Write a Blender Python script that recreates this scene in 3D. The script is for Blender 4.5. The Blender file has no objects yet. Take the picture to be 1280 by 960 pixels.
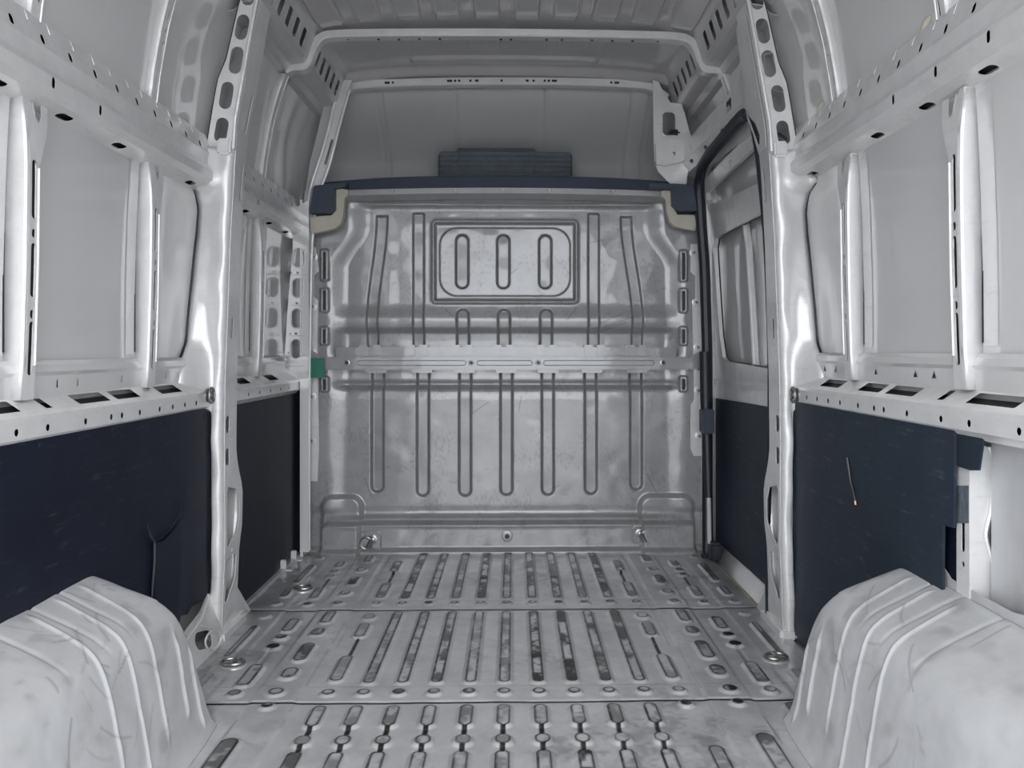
import bpy, bmesh, math, random
import numpy as np
from mathutils import Vector
from mathutils.geometry import delaunay_2d_cdt

S = bpy.context.scene
COL = S.collection
# ------------------------------------------------------------------ camera
FPX, PPX, PPY = 961.0, 659.0, 438.0
CAM = (.031, 0.0, .926)
TH = math.radians(1.0)
cd = bpy.data.cameras.new('camera')
cd.sensor_fit = 'HORIZONTAL'; cd.sensor_width = 36.0
cd.lens = 36.0 * FPX / 1280.0
cd.shift_x = -(PPX - 640) / 1280.0
cd.shift_y = -(480 - PPY) / 1280.0
cd.clip_start = .02
cam = bpy.data.objects.new('camera', cd)
cam.location = CAM
cam.rotation_euler = (math.radians(90), 0, -TH)
COL.objects.link(cam)
S.camera = cam
# ------------------------------------------------------------------ sky: bright overcast day behind the open rear doors
W = bpy.data.worlds.new('sky'); S.world = W; W.use_nodes = True
nt = W.node_tree; nt.nodes.clear()
wo = nt.nodes.new('ShaderNodeOutputWorld'); bg = nt.nodes.new('ShaderNodeBackground')
tc = nt.nodes.new('ShaderNodeTexCoord'); sx = nt.nodes.new('ShaderNodeSeparateXYZ')
rp = nt.nodes.new('ShaderNodeValToRGB')
rp.color_ramp.elements[0].position = 0.0; rp.color_ramp.elements[0].color = (.90, .94, 1.0, 1)
rp.color_ramp.elements[1].position = 0.7; rp.color_ramp.elements[1].color = (1.0, 1.0, 1.0, 1)
nt.links.new(tc.outputs['Generated'], sx.inputs[0]); nt.links.new(sx.outputs['Z'], rp.inputs[0])
nt.links.new(rp.outputs[0], bg.inputs[0]); nt.links.new(bg.outputs[0], wo.inputs[0])
bg.inputs[1].default_value = 2.0
# soft high sun behind thin cloud, from behind the van
sl = bpy.data.lights.new('sun', 'SUN'); sl.energy = .35; sl.angle = math.radians(25); sl.color = (1, .985, .96)
so = bpy.data.objects.new('sun', sl); so.rotation_euler = (math.radians(48), 0, math.radians(6)); COL.objects.link(so)
S.view_settings.view_transform = 'Standard'; S.view_settings.look = 'None'
S.view_settings.gamma = 1.0; S.view_settings.use_curve_mapping = False
S.view_settings.exposure = 1.22

# ------------------------------------------------------------------ helpers
R = random.Random(7)
def ray(px, py):
    u = (px - PPX) / FPX; w = (PPY - py) / FPX
    return (math.sin(TH) + u * math.cos(TH), math.cos(TH) - u * math.sin(TH), w)
def on(ax, val, px, py):
    d = ray(px, py); k = (val - CAM[ax]) / d[ax]
    return [CAM[i] + k * d[i] for i in range(3)]

def tag(o, label=None, cat=None, group=None, kind=None):
    if label: o['label'] = label
    if cat: o['category'] = cat
    if group: o['group'] = group
    if kind: o['kind'] = kind
    return o
def empty(name, loc, label=None, cat=None, group=None, kind=None, parent=None):
    o = bpy.data.objects.new(name, None); COL.objects.link(o)
    o.empty_display_size = .05
    off = wloc(parent) if parent else Vector((0, 0, 0))
    o.location = Vector(loc) - off
    if parent: o.parent = parent
    return tag(o, label, cat, group, kind)
def wloc(o):
    v = Vector((0, 0, 0))
    while o: v = v + o.location; o = o.parent
    return v
def mkobj(name, verts, faces, mat, parent=None, smooth=True, angle=35, attr=None):
    V = np.array(verts, dtype=float)
    off = np.zeros(3)
    if parent is None:
        loc = np.array([(V[:, 0].min() + V[:, 0].max()) / 2, (V[:, 1].min() + V[:, 1].max()) / 2, V[:, 2].min()])
    else:
        off = np.array(wloc(parent)); loc = np.zeros(3)
    V2 = V - off - loc
    me = bpy.data.meshes.new(name)
    me.from_pydata(V2.tolist(), [], [list(map(int, f)) for f in faces] if not isinstance(faces, np.ndarray) else faces.tolist())
    if attr is not None:
        a = me.attributes.new('dirt', 'FLOAT', 'POINT'); a.data.foreach_set('value', np.asarray(attr, dtype=np.float32).ravel())
    me.materials.append(mat)
    if smooth:
        me.shade_smooth()
        if angle: me.set_sharp_from_angle(angle=math.radians(angle))
    me.update()
    o = bpy.data.objects.new(name, me); COL.objects.link(o)
    o.location = loc
    if parent: o.parent = parent
    return o

class MB:
    """collects shapes that form one part"""
    def __init__(s): s.v = []; s.f = []
    def add(s, v, f):
        n = len(s.v); s.v += [tuple(p) for p in v]; s.f += [[i + n for i in q] for q in f]; return s
    def build(s, name, mat, parent=None, smooth=True, angle=35, **k):
        o = mkobj(name, s.v, s.f, mat, parent, smooth, angle); return tag(o, **k) if k else o
    def box(s, x0, x1, y0, y1, z0, z1, b=.0):
        bm = bmesh.new(); bmesh.ops.create_cube(bm, size=1)
        for v in bm.verts:
            v.co.x = (x0 + x1) / 2 + v.co.x * (x1 - x0); v.co.y = (y0 + y1) / 2 + v.co.y * (y1 - y0); v.co.z = (z0 + z1) / 2 + v.co.z * (z1 - z0)
        if b: bmesh.ops.bevel(bm, geom=list(bm.edges), offset=b, segments=2, affect='EDGES')
        bm.verts.index_update()
        s.add([v.co[:] for v in bm.verts], [[v.index for v in f.verts] for f in bm.faces]); bm.free(); return s
    def tube(s, pts, r, n=10, closed=False, flat=1.0):
        P = [Vector(p) for p in pts]; m = len(P); rings = []
        rr = r if isinstance(r, (list, tuple)) else [r] * m
        up = None; V = []
        for i in range(m):
            a = P[(i - 1) % m] if (closed or i > 0) else P[i]; b = P[(i + 1) % m] if (closed or i < m - 1) else P[i]
            t = (b - a).normalized()
            if up is None: up = Vector((0, 0, 1)) if abs(t.z) < .9 else Vector((1, 0, 0))
            x = t.cross(up).normalized(); up = x.cross(t).normalized()
            for k in range(n):
                w = 2 * math.pi * k / n
                V.append(P[i] + x * math.cos(w) * rr[i] + up * math.sin(w) * rr[i] * flat)
        Fc = []
        for i in range(m if closed else m - 1):
            j = (i + 1) % m
            for k in range(n):
                l = (k + 1) % n; Fc.append([i * n + k, i * n + l, j * n + l, j * n + k])
        if not closed:
            Fc.append(list(range(n))[::-1]); Fc.append([(m - 1) * n + k for k in range(n)])
        return s.add(V, Fc)
    def disc(s, c, ax, prof, n=16):
        """lathe of (radius, height) about axis ax from point c"""
        a = Vector(ax).normalized(); u = a.orthogonal().normalized(); w = a.cross(u); c = Vector(c)
        V = []; Fc = []
        for r, h in prof:
            for k in range(n):
                t = 2 * math.pi * k / n; V.append(c + a * h + (u * math.cos(t) + w * math.sin(t)) * r)
        for i in range(len(prof) - 1):
            for k in range(n):
                l = (k + 1) % n; Fc.append([i * n + k, i * n + l, (i + 1) * n + l, (i + 1) * n + k])
        Fc.append([(len(prof) - 1) * n + k for k in range(n)]); Fc.append(list(range(n))[::-1])
        return s.add(V, Fc)

def inpoly(P, poly):
    x, y = P; c = False; n = len(poly); j = n - 1
    for i in range(n):
        xi, yi = poly[i]; xj, yj = poly[j]
        if (yi > y) != (yj > y) and x < (xj - xi) * (y - yi) / (yj - yi) + xi: c = not c
        j = i
    return c
def resamp(poly, h):
    out = []
    for i in range(len(poly)):
        a = poly[i]; b = poly[(i + 1) % len(poly)]
        d = math.hypot(b[0] - a[0], b[1] - a[1]); n = max(1, int(math.ceil(d / h)))
        for k in range(n): out.append((a[0] + (b[0] - a[0]) * k / n, a[1] + (b[1] - a[1]) * k / n))
    return out
def stad(cx, cy, w, h, ang=0, n=6):
    """stadium outline, w across u, h along v"""
    pts = []
    if h >= w:
        r = w / 2; e = h / 2 - r
        for k in range(n + 1): t = math.pi * k / n; pts.append((r * math.cos(t), e + r * math.sin(t)))
        for k in range(n + 1): t = math.pi + math.pi * k / n; pts.append((r * math.cos(t), -e + r * math.sin(t)))
    else:
        r = h / 2; e = w / 2 - r
        for k in range(n + 1): t = -math.pi / 2 + math.pi * k / n; pts.append((e + r * math.cos(t), r * math.sin(t)))
        for k in range(n + 1): t = math.pi / 2 + math.pi * k / n; pts.append((-e + r * math.cos(t), r * math.sin(t)))
    c, s = math.cos(ang), math.sin(ang)
    return [(cx + x * c - y * s, cy + x * s + y * c) for x, y in pts]
def rrect(x0, x1, y0, y1, r, n=5):
    pts = []
    for cx, cy, a in ((x1 - r, y1 - r, 0), (x0 + r, y1 - r, 90), (x0 + r, y0 + r, 180), (x1 - r, y0 + r, 270)):
        for k in range(n + 1):
            t = math.radians(a + 90 * k / n); pts.append((cx + r * math.cos(t), cy + r * math.sin(t)))
    return pts
def shell(outline, holes, fmap, thick, mb=None, creases=(), step=.08, seg=.05, grid=True, flip=1):
    """sheet with real holes: 2D outline in (u,v) mapped by fmap to 3D, given thickness"""
    ol = resamp(outline, seg)
    pts = list(ol); edges = [(i, (i + 1) % len(ol)) for i in range(len(ol))]
    for h in holes:
        b = len(pts); pts += h; edges += [(b + i, b + (i + 1) % len(h)) for i in range(len(h))]
    us = [p[0] for p in ol]; vs = [p[1] for p in ol]
    u0, u1, v0, v1 = min(us), max(us), min(vs), max(vs)
    for c in creases:
        n = max(1, int((v1 - v0) / seg)); b = len(pts)
        pts += [(c, v0 + (v1 - v0) * k / n) for k in range(n + 1)]; edges += [(b + k, b + k + 1) for k in range(n)]
    if grid:
        nu = int((u1 - u0) / step); nv = int((v1 - v0) / step)
        for i in range(1, nu + 1):
            for j in range(1, nv + 1):
                p = (u0 + (u1 - u0) * i / (nu + 1), v0 + (v1 - v0) * j / (nv + 1))
                if inpoly(p, outline) and not any(inpoly(p, h) for h in holes): pts.append(p)
    r = delaunay_2d_cdt([Vector(p) for p in pts], edges, [], 0, 1e-5)
    vv = [tuple(p) for p in r[0]]; tris = []
    for f in r[2]:
        c = (sum(vv[i][0] for i in f) / len(f), sum(vv[i][1] for i in f) / len(f))
        if not inpoly(c, ol): continue
        if any(inpoly(c, h) for h in holes): continue
        tris.append(list(f))
    used = sorted({i for f in tris for i in f}); mp = {a: b for b, a in enumerate(used)}
    V = np.array([fmap(*vv[i]) for i in used]); T = np.array([[mp[i] for i in f] for f in tris])
    n = np.cross(V[T[:, 1]] - V[T[:, 0]], V[T[:, 2]] - V[T[:, 0]])
    N = np.zeros_like(V)
    for k in range(3): np.add.at(N, T[:, k], n)
    L = np.linalg.norm(N, axis=1); L[L == 0] = 1; N /= L[:, None]
    nv_ = len(V); V2 = V - N * thick * flip
    cnt = {}
    for f in T.tolist():
        for a, b in ((f[0], f[1]), (f[1], f[2]), (f[2], f[0])): cnt[(a, b)] = 1
    F = T.tolist() + [[f[2] + nv_, f[1] + nv_, f[0] + nv_] for f in T.tolist()]
    for (a, b) in cnt:
        if (b, a) not in cnt: F.append([b, a, a + nv_, b + nv_])
    m = mb or MB()
    m.add(np.vstack([V, V2]).tolist(), F)
    return m
def lerp_tab(tab, z):
    if z <= tab[0][0]: return tab[0][1]
    for (a, b), (c, d) in zip(tab, tab[1:]):
        if z <= c: return b + (d - b) * (z - a) / (c - a)
    return tab[-1][1]
def extrude_y(prof, y0, y1, thick=.002, holes=(), seg=.1, mb=None, flip=1):
    """profile [(x,z)] swept along Y; holes given in (arc length, y)"""
    L = [0]
    for a, b in zip(prof, prof[1:]): L.append(L[-1] + math.hypot(b[0] - a[0], b[1] - a[1]))
    def fm(u, v):
        for i in range(len(L) - 1):
            if u <= L[i + 1] + 1e-9: break
        t = (u - L[i]) / (L[i + 1] - L[i])
        return (prof[i][0] + (prof[i + 1][0] - prof[i][0]) * t, v, prof[i][1] + (prof[i + 1][1] - prof[i][1]) * t)
    m = shell([(0, y0), (L[-1], y0), (L[-1], y1), (0, y1)], holes, fm, thick, mb, creases=L[1:-1], seg=seg, grid=False, flip=flip)
    return m, L
def grid_mesh(X, Y, Z):
    nu, nv = X.shape
    V = np.stack([X, Y, Z], -1).reshape(-1, 3)
    idx = np.arange(nu * nv).reshape(nu, nv)
    F = np.stack([idx[:-1, :-1], idx[1:, :-1], idx[1:, 1:], idx[:-1, 1:]], -1).reshape(-1, 4)
    return V, F
def vnoise(x, y, s, seed=0):
    rg = np.random.RandomState(seed); g = rg.rand(128, 128)
    a = x / s + 50.3; b = y / s + 37.7
    i = np.floor(a).astype(int); j = np.floor(b).astype(int); fa = a - i; fb = b - j
    fa = fa * fa * (3 - 2 * fa); fb = fb * fb * (3 - 2 * fb)
    g00 = g[i % 128, j % 128]; g10 = g[(i + 1) % 128, j % 128]; g01 = g[i % 128, (j + 1) % 128]; g11 = g[(i + 1) % 128, (j + 1) % 128]
    return (g00 * (1 - fa) + g10 * fa) * (1 - fb) + (g01 * (1 - fa) + g11 * fa) * fb
def sst(a, b, x):
    t = np.clip((x - a) / (b - a), 0, 1); return t * t * (3 - 2 * t)
def sd_cap(x, y, cx, y0, y1, r):
    """signed distance to a capsule along y from y0 to y1 (overall)"""
    yy = np.clip(y, min(y0, y1) + r, max(max(y0, y1) - r, min(y0, y1) + r)); return np.hypot(x - cx, y - yy) - r
def sd_rect(x, y, x0, x1, y0, y1, r):
    dx = np.abs(x - (x0 + x1) / 2) - (x1 - x0) / 2 + r; dy = np.abs(y - (y0 + y1) / 2) - (y1 - y0) / 2 + r
    return np.hypot(np.maximum(dx, 0), np.maximum(dy, 0)) + np.minimum(np.maximum(dx, dy), 0) - r

# ------------------------------------------------------------------ materials
def paint(name, col, rough=.38, coat=.6, coatr=.1, bump=.05, bscale=6, scuff=.12, scale=14, dirt=None, metallic=0.0, spec=.5, ior=1.5, scratch=0.0, scol=(.08, .08, .08)):
    m = bpy.data.materials.new(name); m.use_nodes = True; t = m.node_tree; N = t.nodes; Lk = t.links
    b = N['Principled BSDF']; b.inputs['Roughness'].default_value = rough; b.inputs['Metallic'].default_value = metallic; b.inputs['Coat IOR'].default_value = ior; b.inputs['Specular IOR Level'].default_value = spec
    b.inputs['Coat Weight'].default_value = coat; b.inputs['Coat Roughness'].default_value = coatr
    tcn = N.new('ShaderNodeTexCoord')
    n1 = N.new('ShaderNodeTexNoise'); n1.inputs['Scale'].default_value = scale; n1.inputs['Detail'].default_value = 6; n1.inputs['Roughness'].default_value = .65
    Lk.new(tcn.outputs['Object'], n1.inputs['Vector'])
    r = N.new('ShaderNodeValToRGB'); r.color_ramp.elements[0].position = .3; r.color_ramp.elements[1].position = .7
    r.color_ramp.elements[0].color = tuple(c * (1 - scuff) for c in col) + (1,)
    r.color_ramp.elements[1].color = tuple(min(1, c * (1 + scuff * .6)) for c in col) + (1,)
    Lk.new(n1.outputs['Fac'], r.inputs[0]); out = r.outputs[0]
    if scratch:
        mp = N.new('ShaderNodeMapping'); mp.inputs['Scale'].default_value = (3, 3, 22); mp.inputs['Rotation'].default_value = (.5, .4, .3)
        Lk.new(tcn.outputs['Object'], mp.inputs[0])
        n2 = N.new('ShaderNodeTexNoise'); n2.inputs['Scale'].default_value = 3.2; n2.inputs['Detail'].default_value = 9; n2.inputs['Roughness'].default_value = .75
        Lk.new(mp.outputs[0], n2.inputs['Vector'])
        r2 = N.new('ShaderNodeValToRGB'); r2.color_ramp.elements[0].position = .58; r2.color_ramp.elements[1].position = .66
        r2.color_ramp.elements[0].color = (0, 0, 0, 1); r2.color_ramp.elements[1].color = (scratch,) * 3 + (1,)
        Lk.new(n2.outputs['Fac'], r2.inputs[0])
        mx = N.new('ShaderNodeMix'); mx.data_type = 'RGBA'; mx.inputs['B'].default_value = scol + (1,)
        Lk.new(r2.outputs[0], mx.inputs['Factor']); Lk.new(out, mx.inputs['A']); out = mx.outputs['Result']
    if dirt:
        at = N.new('ShaderNodeAttribute'); at.attribute_name = 'dirt'
        mx = N.new('ShaderNodeMix'); mx.data_type = 'RGBA'; mx.inputs['B'].default_value = dirt + (1,)
        Lk.new(at.outputs['Fac'], mx.inputs['Factor']); Lk.new(out, mx.inputs['A']); out = mx.outputs['Result']
        ma = N.new('ShaderNodeMath'); ma.operation = 'MULTIPLY_ADD'; ma.inputs[1].default_value = -coat; ma.inputs[2].default_value = coat; ma.use_clamp = True
        Lk.new(at.outputs['Fac'], ma.inputs[0]); Lk.new(ma.outputs[0], b.inputs['Coat Weight'])
    Lk.new(out, b.inputs['Base Color'])
    if bump:
        n3 = N.new('ShaderNodeTexNoise'); n3.inputs['Scale'].default_value = bscale; n3.inputs['Detail'].default_value = 3
        Lk.new(tcn.outputs['Object'], n3.inputs['Vector'])
        bp = N.new('ShaderNodeBump'); bp.inputs['Strength'].default_value = 1; bp.inputs['Distance'].default_value = bump * .02
        Lk.new(n3.outputs['Fac'], bp.inputs['Height']); Lk.new(bp.outputs[0], b.inputs['Normal']); Lk.new(bp.outputs[0], b.inputs['Coat Normal'])
    return m
M_skin = paint('grey_undercoat', (.64, .64, .64), rough=.4, coat=1.0, coatr=.02, ior=1.95, bump=.006, bscale=2, scuff=.02, scale=5)
M_white = paint('silver_white_paint', (.70, .70, .70), rough=.33, coat=1.0, coatr=.16, metallic=.15, bump=.2, bscale=11, scuff=.07, scale=16, scratch=.25, scol=(.35, .34, .33))
M_bulk = paint('worn_silver_paint', (.31, .31, .316), rough=.34, coat=1.0, coatr=.07, metallic=.15, bump=.10, bscale=6, scuff=.10, scale=11, dirt=(.10, .095, .09), scratch=.35, scol=(.25, .24, .23))
M_floor = paint('dirty_floor_paint', (.50, .505, .525), rough=.33, coat=.7, coatr=.12, metallic=.25, bump=.22, bscale=10, scuff=.22, scale=7, dirt=(.02, .019, .018), scratch=.35, scol=(.33, .32, .31))
M_arch = paint('scuffed_arch_paint', (.46, .466, .48), rough=.4, coat=.4, coatr=.15, dirt=(.14, .135, .13), bump=.3, bscale=8, scuff=.10, scale=6, scratch=.6, scol=(.45, .44, .42))
M_board = paint('navy_lining_board', (.009, .0125, .026), rough=.5, coat=.0, coatr=.25, spec=.25, bump=.05, bscale=8, scuff=.35, scale=3, scratch=.2, scol=(.13, .15, .17))
M_board2 = paint('slate_lining_board', (.019, .029, .045), rough=.5, coat=.0, coatr=.25, spec=.3, bump=.05, bscale=8, scuff=.3, scale=3, scratch=.35, scol=(.16, .17, .18))
M_rubber = paint('black_rubber', (.012, .015, .024), rough=.5, coat=.1, bump=.03, scuff=.2)
M_trim = paint('blue_black_plastic', (.03, .042, .07), rough=.5, coat=.1, bump=.03, scuff=.15)
M_foam = paint('slate_foam', (.11, .13, .15), rough=.75, coat=0, bump=.3, bscale=40, scuff=.2)
M_head = paint('grey_headliner', (.47, .47, .475), rough=.7, coat=.1, coatr=.3, bump=.05, bscale=30, scuff=.06, scale=3)
M_roof = paint('grey_roof_paint', (.50, .495, .50), rough=.35, coat=.6, coatr=.08, bump=.03, bscale=4, scuff=.05, scale=8)
M_beige = paint('beige_sealer', (.50, .48, .40), rough=.45, coat=.3, bump=.2, bscale=20, scuff=.1)
M_slot_shade = paint('dark_slot_shade', (.012, .011, .010), rough=.6, coat=0, bump=.1, scuff=.2)  # near-black colour standing in for the shade inside slots and holes
M_scratch = paint('pale_scratch', (.16, .17, .18), rough=.6, coat=0, bump=0)
M_steel = paint('zinc_steel', (.30, .30, .29), rough=.3, coat=0, metallic=.9, bump=.05, scuff=.15)
M_green = paint('green_tape', (.01, .16, .10), rough=.4, coat=.3, bump=.05, scuff=.1)
M_wire = paint('black_wire', (.01, .01, .01), rough=.4, coat=.2, bump=0)
M_copper = paint('brass_tip', (.5, .3, .16), rough=.4, coat=0, metallic=.6, bump=0)
M_ground = paint('pale_concrete', (.38, .38, .38), rough=.85, coat=0, bump=.3, bscale=12, scuff=.15, scale=3)
M_gold = paint('gold_glint', (.45, .36, .15), rough=.35, coat=0, metallic=.8, bump=.1, scuff=.2)

# ------------------------------------------------------------------ STRUCTURE: outside ground
g = MB(); g.add([(-30, -30, -.62), (30, -30, -.62), (30, 30, -.62), (-30, 30, -.62)], [[0, 1, 2, 3]])
g.build('ground', M_ground, kind='structure')

# ------------------------------------------------------------------ STRUCTURE: outer skins and roof
SKIN = [(-.12, .99), (0, .99), (.5, 1.0), (.8, 1.0), (1.1, .998), (1.3, .992), (1.46, .984), (1.6, .966), (1.75, .945), (1.88, .922), (2.0, .888), (2.1, .85), (2.18, .80), (2.225, .74)]
YR = .42; YF = 3.62
def side_skin(s, name):
    V = []; F = []
    zs = np.linspace(-.12, 2.225, 60); ys = np.linspace(YR, 4.3, 40)
    X = np.zeros((len(zs), len(ys))); Y = X.copy(); Z = X.copy()
    for i, z in enumerate(zs):
        for j, y in enumerate(ys):
            X[i, j] = s * lerp_tab(SKIN, z); Y[i, j] = y; Z[i, j] = z
    # soften kinks
    for _ in range(4): X[1:-1] = (X[:-2] + 2 * X[1:-1] + X[2:]) / 4
    V, Fc = grid_mesh(X, Y, Z)
    if s > 0: Fc = Fc[:, ::-1]
    o = mkobj(name, V, Fc, M_skin, angle=None)
    md = o.modifiers.new('sheet', 'SOLIDIFY'); md.thickness = .004; md.offset = -1 
    return tag(o, kind='structure')
wallL = side_skin(-1, 'wall_left'); wallR = side_skin(1, 'wall_right')

# ceiling: corrugated roof sheet, ribs run front to back
def make_ceiling():
    xs = np.linspace(-.83, .83, 760); ys = np.concatenate([np.linspace(YR, 2.4, 30), np.linspace(2.41, 3.66, 260)])
    X, Y = np.meshgrid(xs, ys, indexing='ij')
    Z = 2.222 - .045 * (X / .8) ** 4 - .012 * (X / .8) ** 2
    # broad ribs hanging down behind the bow
    for k in range(-5, 5):
        cx = (k + .5) * .1505 + .005
        d = sd_rect(X, Y, cx - .041, cx + .041, -2, 2.982, .01)
        Z -= .018 * (1 - sst(-.001, .004, d)) * (1 - .35 * sst(2.925, 2.95, Y)); Z -= .003 * np.exp(-((d - .012) / .003) ** 2) * (Y < 2.95)
    # fine fold line in each field between
    for k in range(-3, 4):
        cx = k * .125 + .005
        d = np.abs(sd_rect(X, Y, cx - .035, cx + .035, 3.08, 3.30, .008))
        Z -= .0025 * np.exp(-(d / .005) ** 2)
    # cross emboss in front of the bow
    d = sd_rect(X, Y, -.42, .40, 3.375, 3.44, .03); Z -= .016 * (1 - sst(-.012, .012, d))
    Z -= .03 * sst(3.48, 3.53, Y) * (1 - sst(3.6, 3.62, Y))
    V, F = grid_mesh(X, Y, Z)
    o = mkobj('ceiling', V, F, M_roof, angle=None)
    md = o.modifiers.new('sheet', 'SOLIDIFY'); md.thickness = .003; md.offset = -1
    return tag(o, kind='structure')
make_ceiling()

# ------------------------------------------------------------------ STRUCTURE: floor, three pressed panels
X0 = .005; PIT = .0945
def cap(cx, y0, y1, w, dirt=.5): return ('c', cx, y0, y1, w, dirt)
feats = []
rf = random.Random(3)
for k in range(-4, 5):
    cx = X0 + k * PIT
    feats.append(cap(cx, 2.135, 2.715, .0165, .35 + .4 * rf.random()))
    feats.append(cap(cx, 2.855, 3.49, .0165, .45 + .35 * rf.random()))
for k in range(-5, 6):
    feats.append(cap(X0 + k * PIT, 2.058, 2.092, .019, .2 + .5 * rf.random()))
    feats.append(cap(X0 + k * PIT, 2.787, 2.818, .018, .5 + .3 * rf.random()))
for s in (-1, 1):
    cx = X0 + s * 5 * PIT
    feats += [cap(cx, 2.15, 2.325, .018, .35), cap(cx, 2.33, 2.47, .004, .8), cap(cx, 2.475, 2.60, .018, .3), cap(cx, 2.64, 2.69, .02, .2),
              cap(cx, 2.87, 3.05, .018, .5), cap(cx, 3.05, 3.2, .004, .9), cap(cx, 3.2, 3.36, .016, .6)]
    cx = X0 + s * .612
    feats += [cap(cx, 2.60, 2.72, .018, .5), cap(cx, 2.485, 2.55, .02, .6), cap(cx, 2.285, 2.42, .02, .6), cap(cx, 2.165, 2.235, .021, .6),
              cap(cx, 2.055, 2.095, .022, .75), cap(cx, 2.785, 2.82, .021, .6), cap(cx, 2.90, 2.95, .019, .4), cap(cx, 3.02, 3.13, .017, .7), cap(cx, 3.2, 3.25, .019, .5), cap(cx, 3.34, 3.44, .016, .5),
              cap(cx, 1.985, 2.015, .024, .8)]
    cx = X0 + s * .722
    feats += [cap(cx, 2.535, 2.65, .018, .65), cap(cx, 2.465, 2.505, .018, .8), cap(cx, 2.385, 2.425, .020, .9), cap(cx, 2.275, 2.385, .006, .3), cap(cx, 2.115, 2.265, .019, .5),
              cap(cx, 2.055, 2.09, .022, .4), cap(cx, 2.785, 2.815, .02, .7), cap(cx, 2.87, 3.0, .016, .35), cap(cx, 3.0, 3.12, .004, .8), cap(cx, 3.13, 3.17, .016, .7), cap(cx, 3.2, 3.24, .015, .6), cap(cx, 3.28, 3.37, .016, .5)]
    cx = X0 + s * .835
    feats += [cap(cx, 2.315, 2.58, .010, .6), cap(cx, 2.06, 2.20, .014, .1), cap(cx, 2.72 - .06, 2.69, .018, .1), cap(cx, 2.785, 2.815, .018, .3), cap(cx, 2.88, 2.98, .014, .5), cap(cx, 3.05, 3.3, .012, .6), cap(cx, 3.4, 3.44, .014, .2)]
feats += [cap(.48, 1.985, 2.015, .022, .75), cap(-.80, 1.95, 2.0, .02, .3), cap(.755, 1.93, 2.0, .02, .5), cap(.775, 1.86, 1.91, .02, .2)]
for s, xx in ((-1, .635), (1, .625)):
    feats += [cap(s * xx, 1.58, 1.83, .022, .55)]
feats += [cap(.497, 1.56, 1.78, .019, .35), cap(-.56, 1.42, 1.6, .019, .35)]
for k in range(-5, 5):
    cx = X0 + k * PIT * 1.0
    q = .45 + .5 * rf.random()
    feats += [cap(cx, 1.89, 2.0, .0175, q * .6), cap(cx, 1.845, 1.895, .0045, 1.0), cap(cx, 1.80, 1.845, .019, .35), cap(cx, 1.765, 1.805, .0045, 1.0), cap(cx, 1.50, 1.77, .0175, (.95 if k == 2 else q * .6))]
def floor_h(X, Y):
    H = np.zeros_like(X); D = np.zeros_like(X)
    n1 = vnoise(X, Y, .012, 1); n2 = vnoise(X, Y, .05, 2); n3 = vnoise(X, Y, .25, 3)
    # broad lanes between the rib columns
    for s in (-1, 1):
        H += .003 * sst(.535, .55, s * X) - .003 * sst(.655, .67, s * X) + .003 * sst(.775, .79, s * X)
        for e in (.542, .662, .782): D = np.maximum(D, .20 * np.exp(-((s * X - e) / .004) ** 2) * (n2 > .35))
    for _, cx, y0, y1, w, q in feats:
        m = (np.abs(X - cx) < w + .03) & (Y > y0 - .04) & (Y < y1 + .04)
        if not m.any(): continue
        x = X[m]; y = Y[m]
        d = sd_cap(x, y, cx, y0, y1, min(w, abs(y1 - y0) / 2 + 1e-4))
        thin = w < .008
        if thin:
            H[m] = np.maximum(H[m], 0) - .003 * (1 - sst(-.002, .004, d))
            D[m] = np.maximum(D[m], q * .95 * (1 - sst(0, .003, d)))
            continue
        H[m] += .0075 * (1 - sst(-.001, .011, d))
        # trodden-in dirt: ring just inside the edge and patches on top
        side = (0.4 + .9 * (vnoise(x * 0 + cx * 40, y, .06, 5)))
        ring = np.exp(-((d + .003) / .0030) ** 2) * np.clip(side + .15, 0, 1) * (n1[m] * .6 + .75) * min(1.1, q * 1.5 + .35)
        top = (d < -.003) * min(1, q * 1.25) * sst(.3, .7, n2[m] * .75 + n1[m] * .35) * .85
        D[m] = np.maximum(D[m], np.clip(np.maximum(ring, top), 0, 1))
    for ys in (2.027, 2.747):
        H -= .004 * np.exp(-((Y - ys) / .004) ** 2)
        H += .003 * sst(ys - .004, ys + .002, Y) * (1 - sst(ys + .09, ys + .10, Y))
        D = np.maximum(D, (.45 + .5 * n2) * np.exp(-((Y - ys + .001) / .003) ** 2))
    for ys in (2.40, 3.1): H += .0012 * sst(ys, ys + .01, Y) * (np.abs(X) < .52); 
    D = np.maximum(D, .30 * sst(.62, .95, n3 * .6 + n1 * .25 + n2 * .3))
    D = np.maximum(D, .38 * sst(.80, .95, np.abs(X) / .95) * (n2 * .7 + .3) * (Y > 2.5))
    D = np.maximum(D, .45 * sst(3.40, 3.56, Y) * n2)
    H += (n3 - .5) * .003 + (n2 - .5) * .0012
    return H, np.clip(D * 1.35, 0, 1)
floor = empty('floor', (0, 2.0, 0), kind='structure')
for (y0, y1, ny) in ((YR, 2.025, 190), (2.029, 2.745, 190), (2.749, 3.60, 180)):
    xs = np.linspace(-.965, .92, 560)
    ys = np.concatenate([np.linspace(y0, 1.5, 20)[:-1], np.linspace(1.5, y1, ny)]) if y0 < 1 else np.linspace(y0, y1, ny)
    X, Y = np.meshgrid(xs, ys, indexing='ij')
    H, D = floor_h(X, Y)
    V, F = grid_mesh(X, Y, H)
    mkobj('floor_panel', V, F, M_floor, floor, angle=None, attr=D)
b = MB(); b.box(-.99, .99, YR, 3.9, -.06, -.012); b.build('floor_underlay', M_floor, floor)
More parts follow.
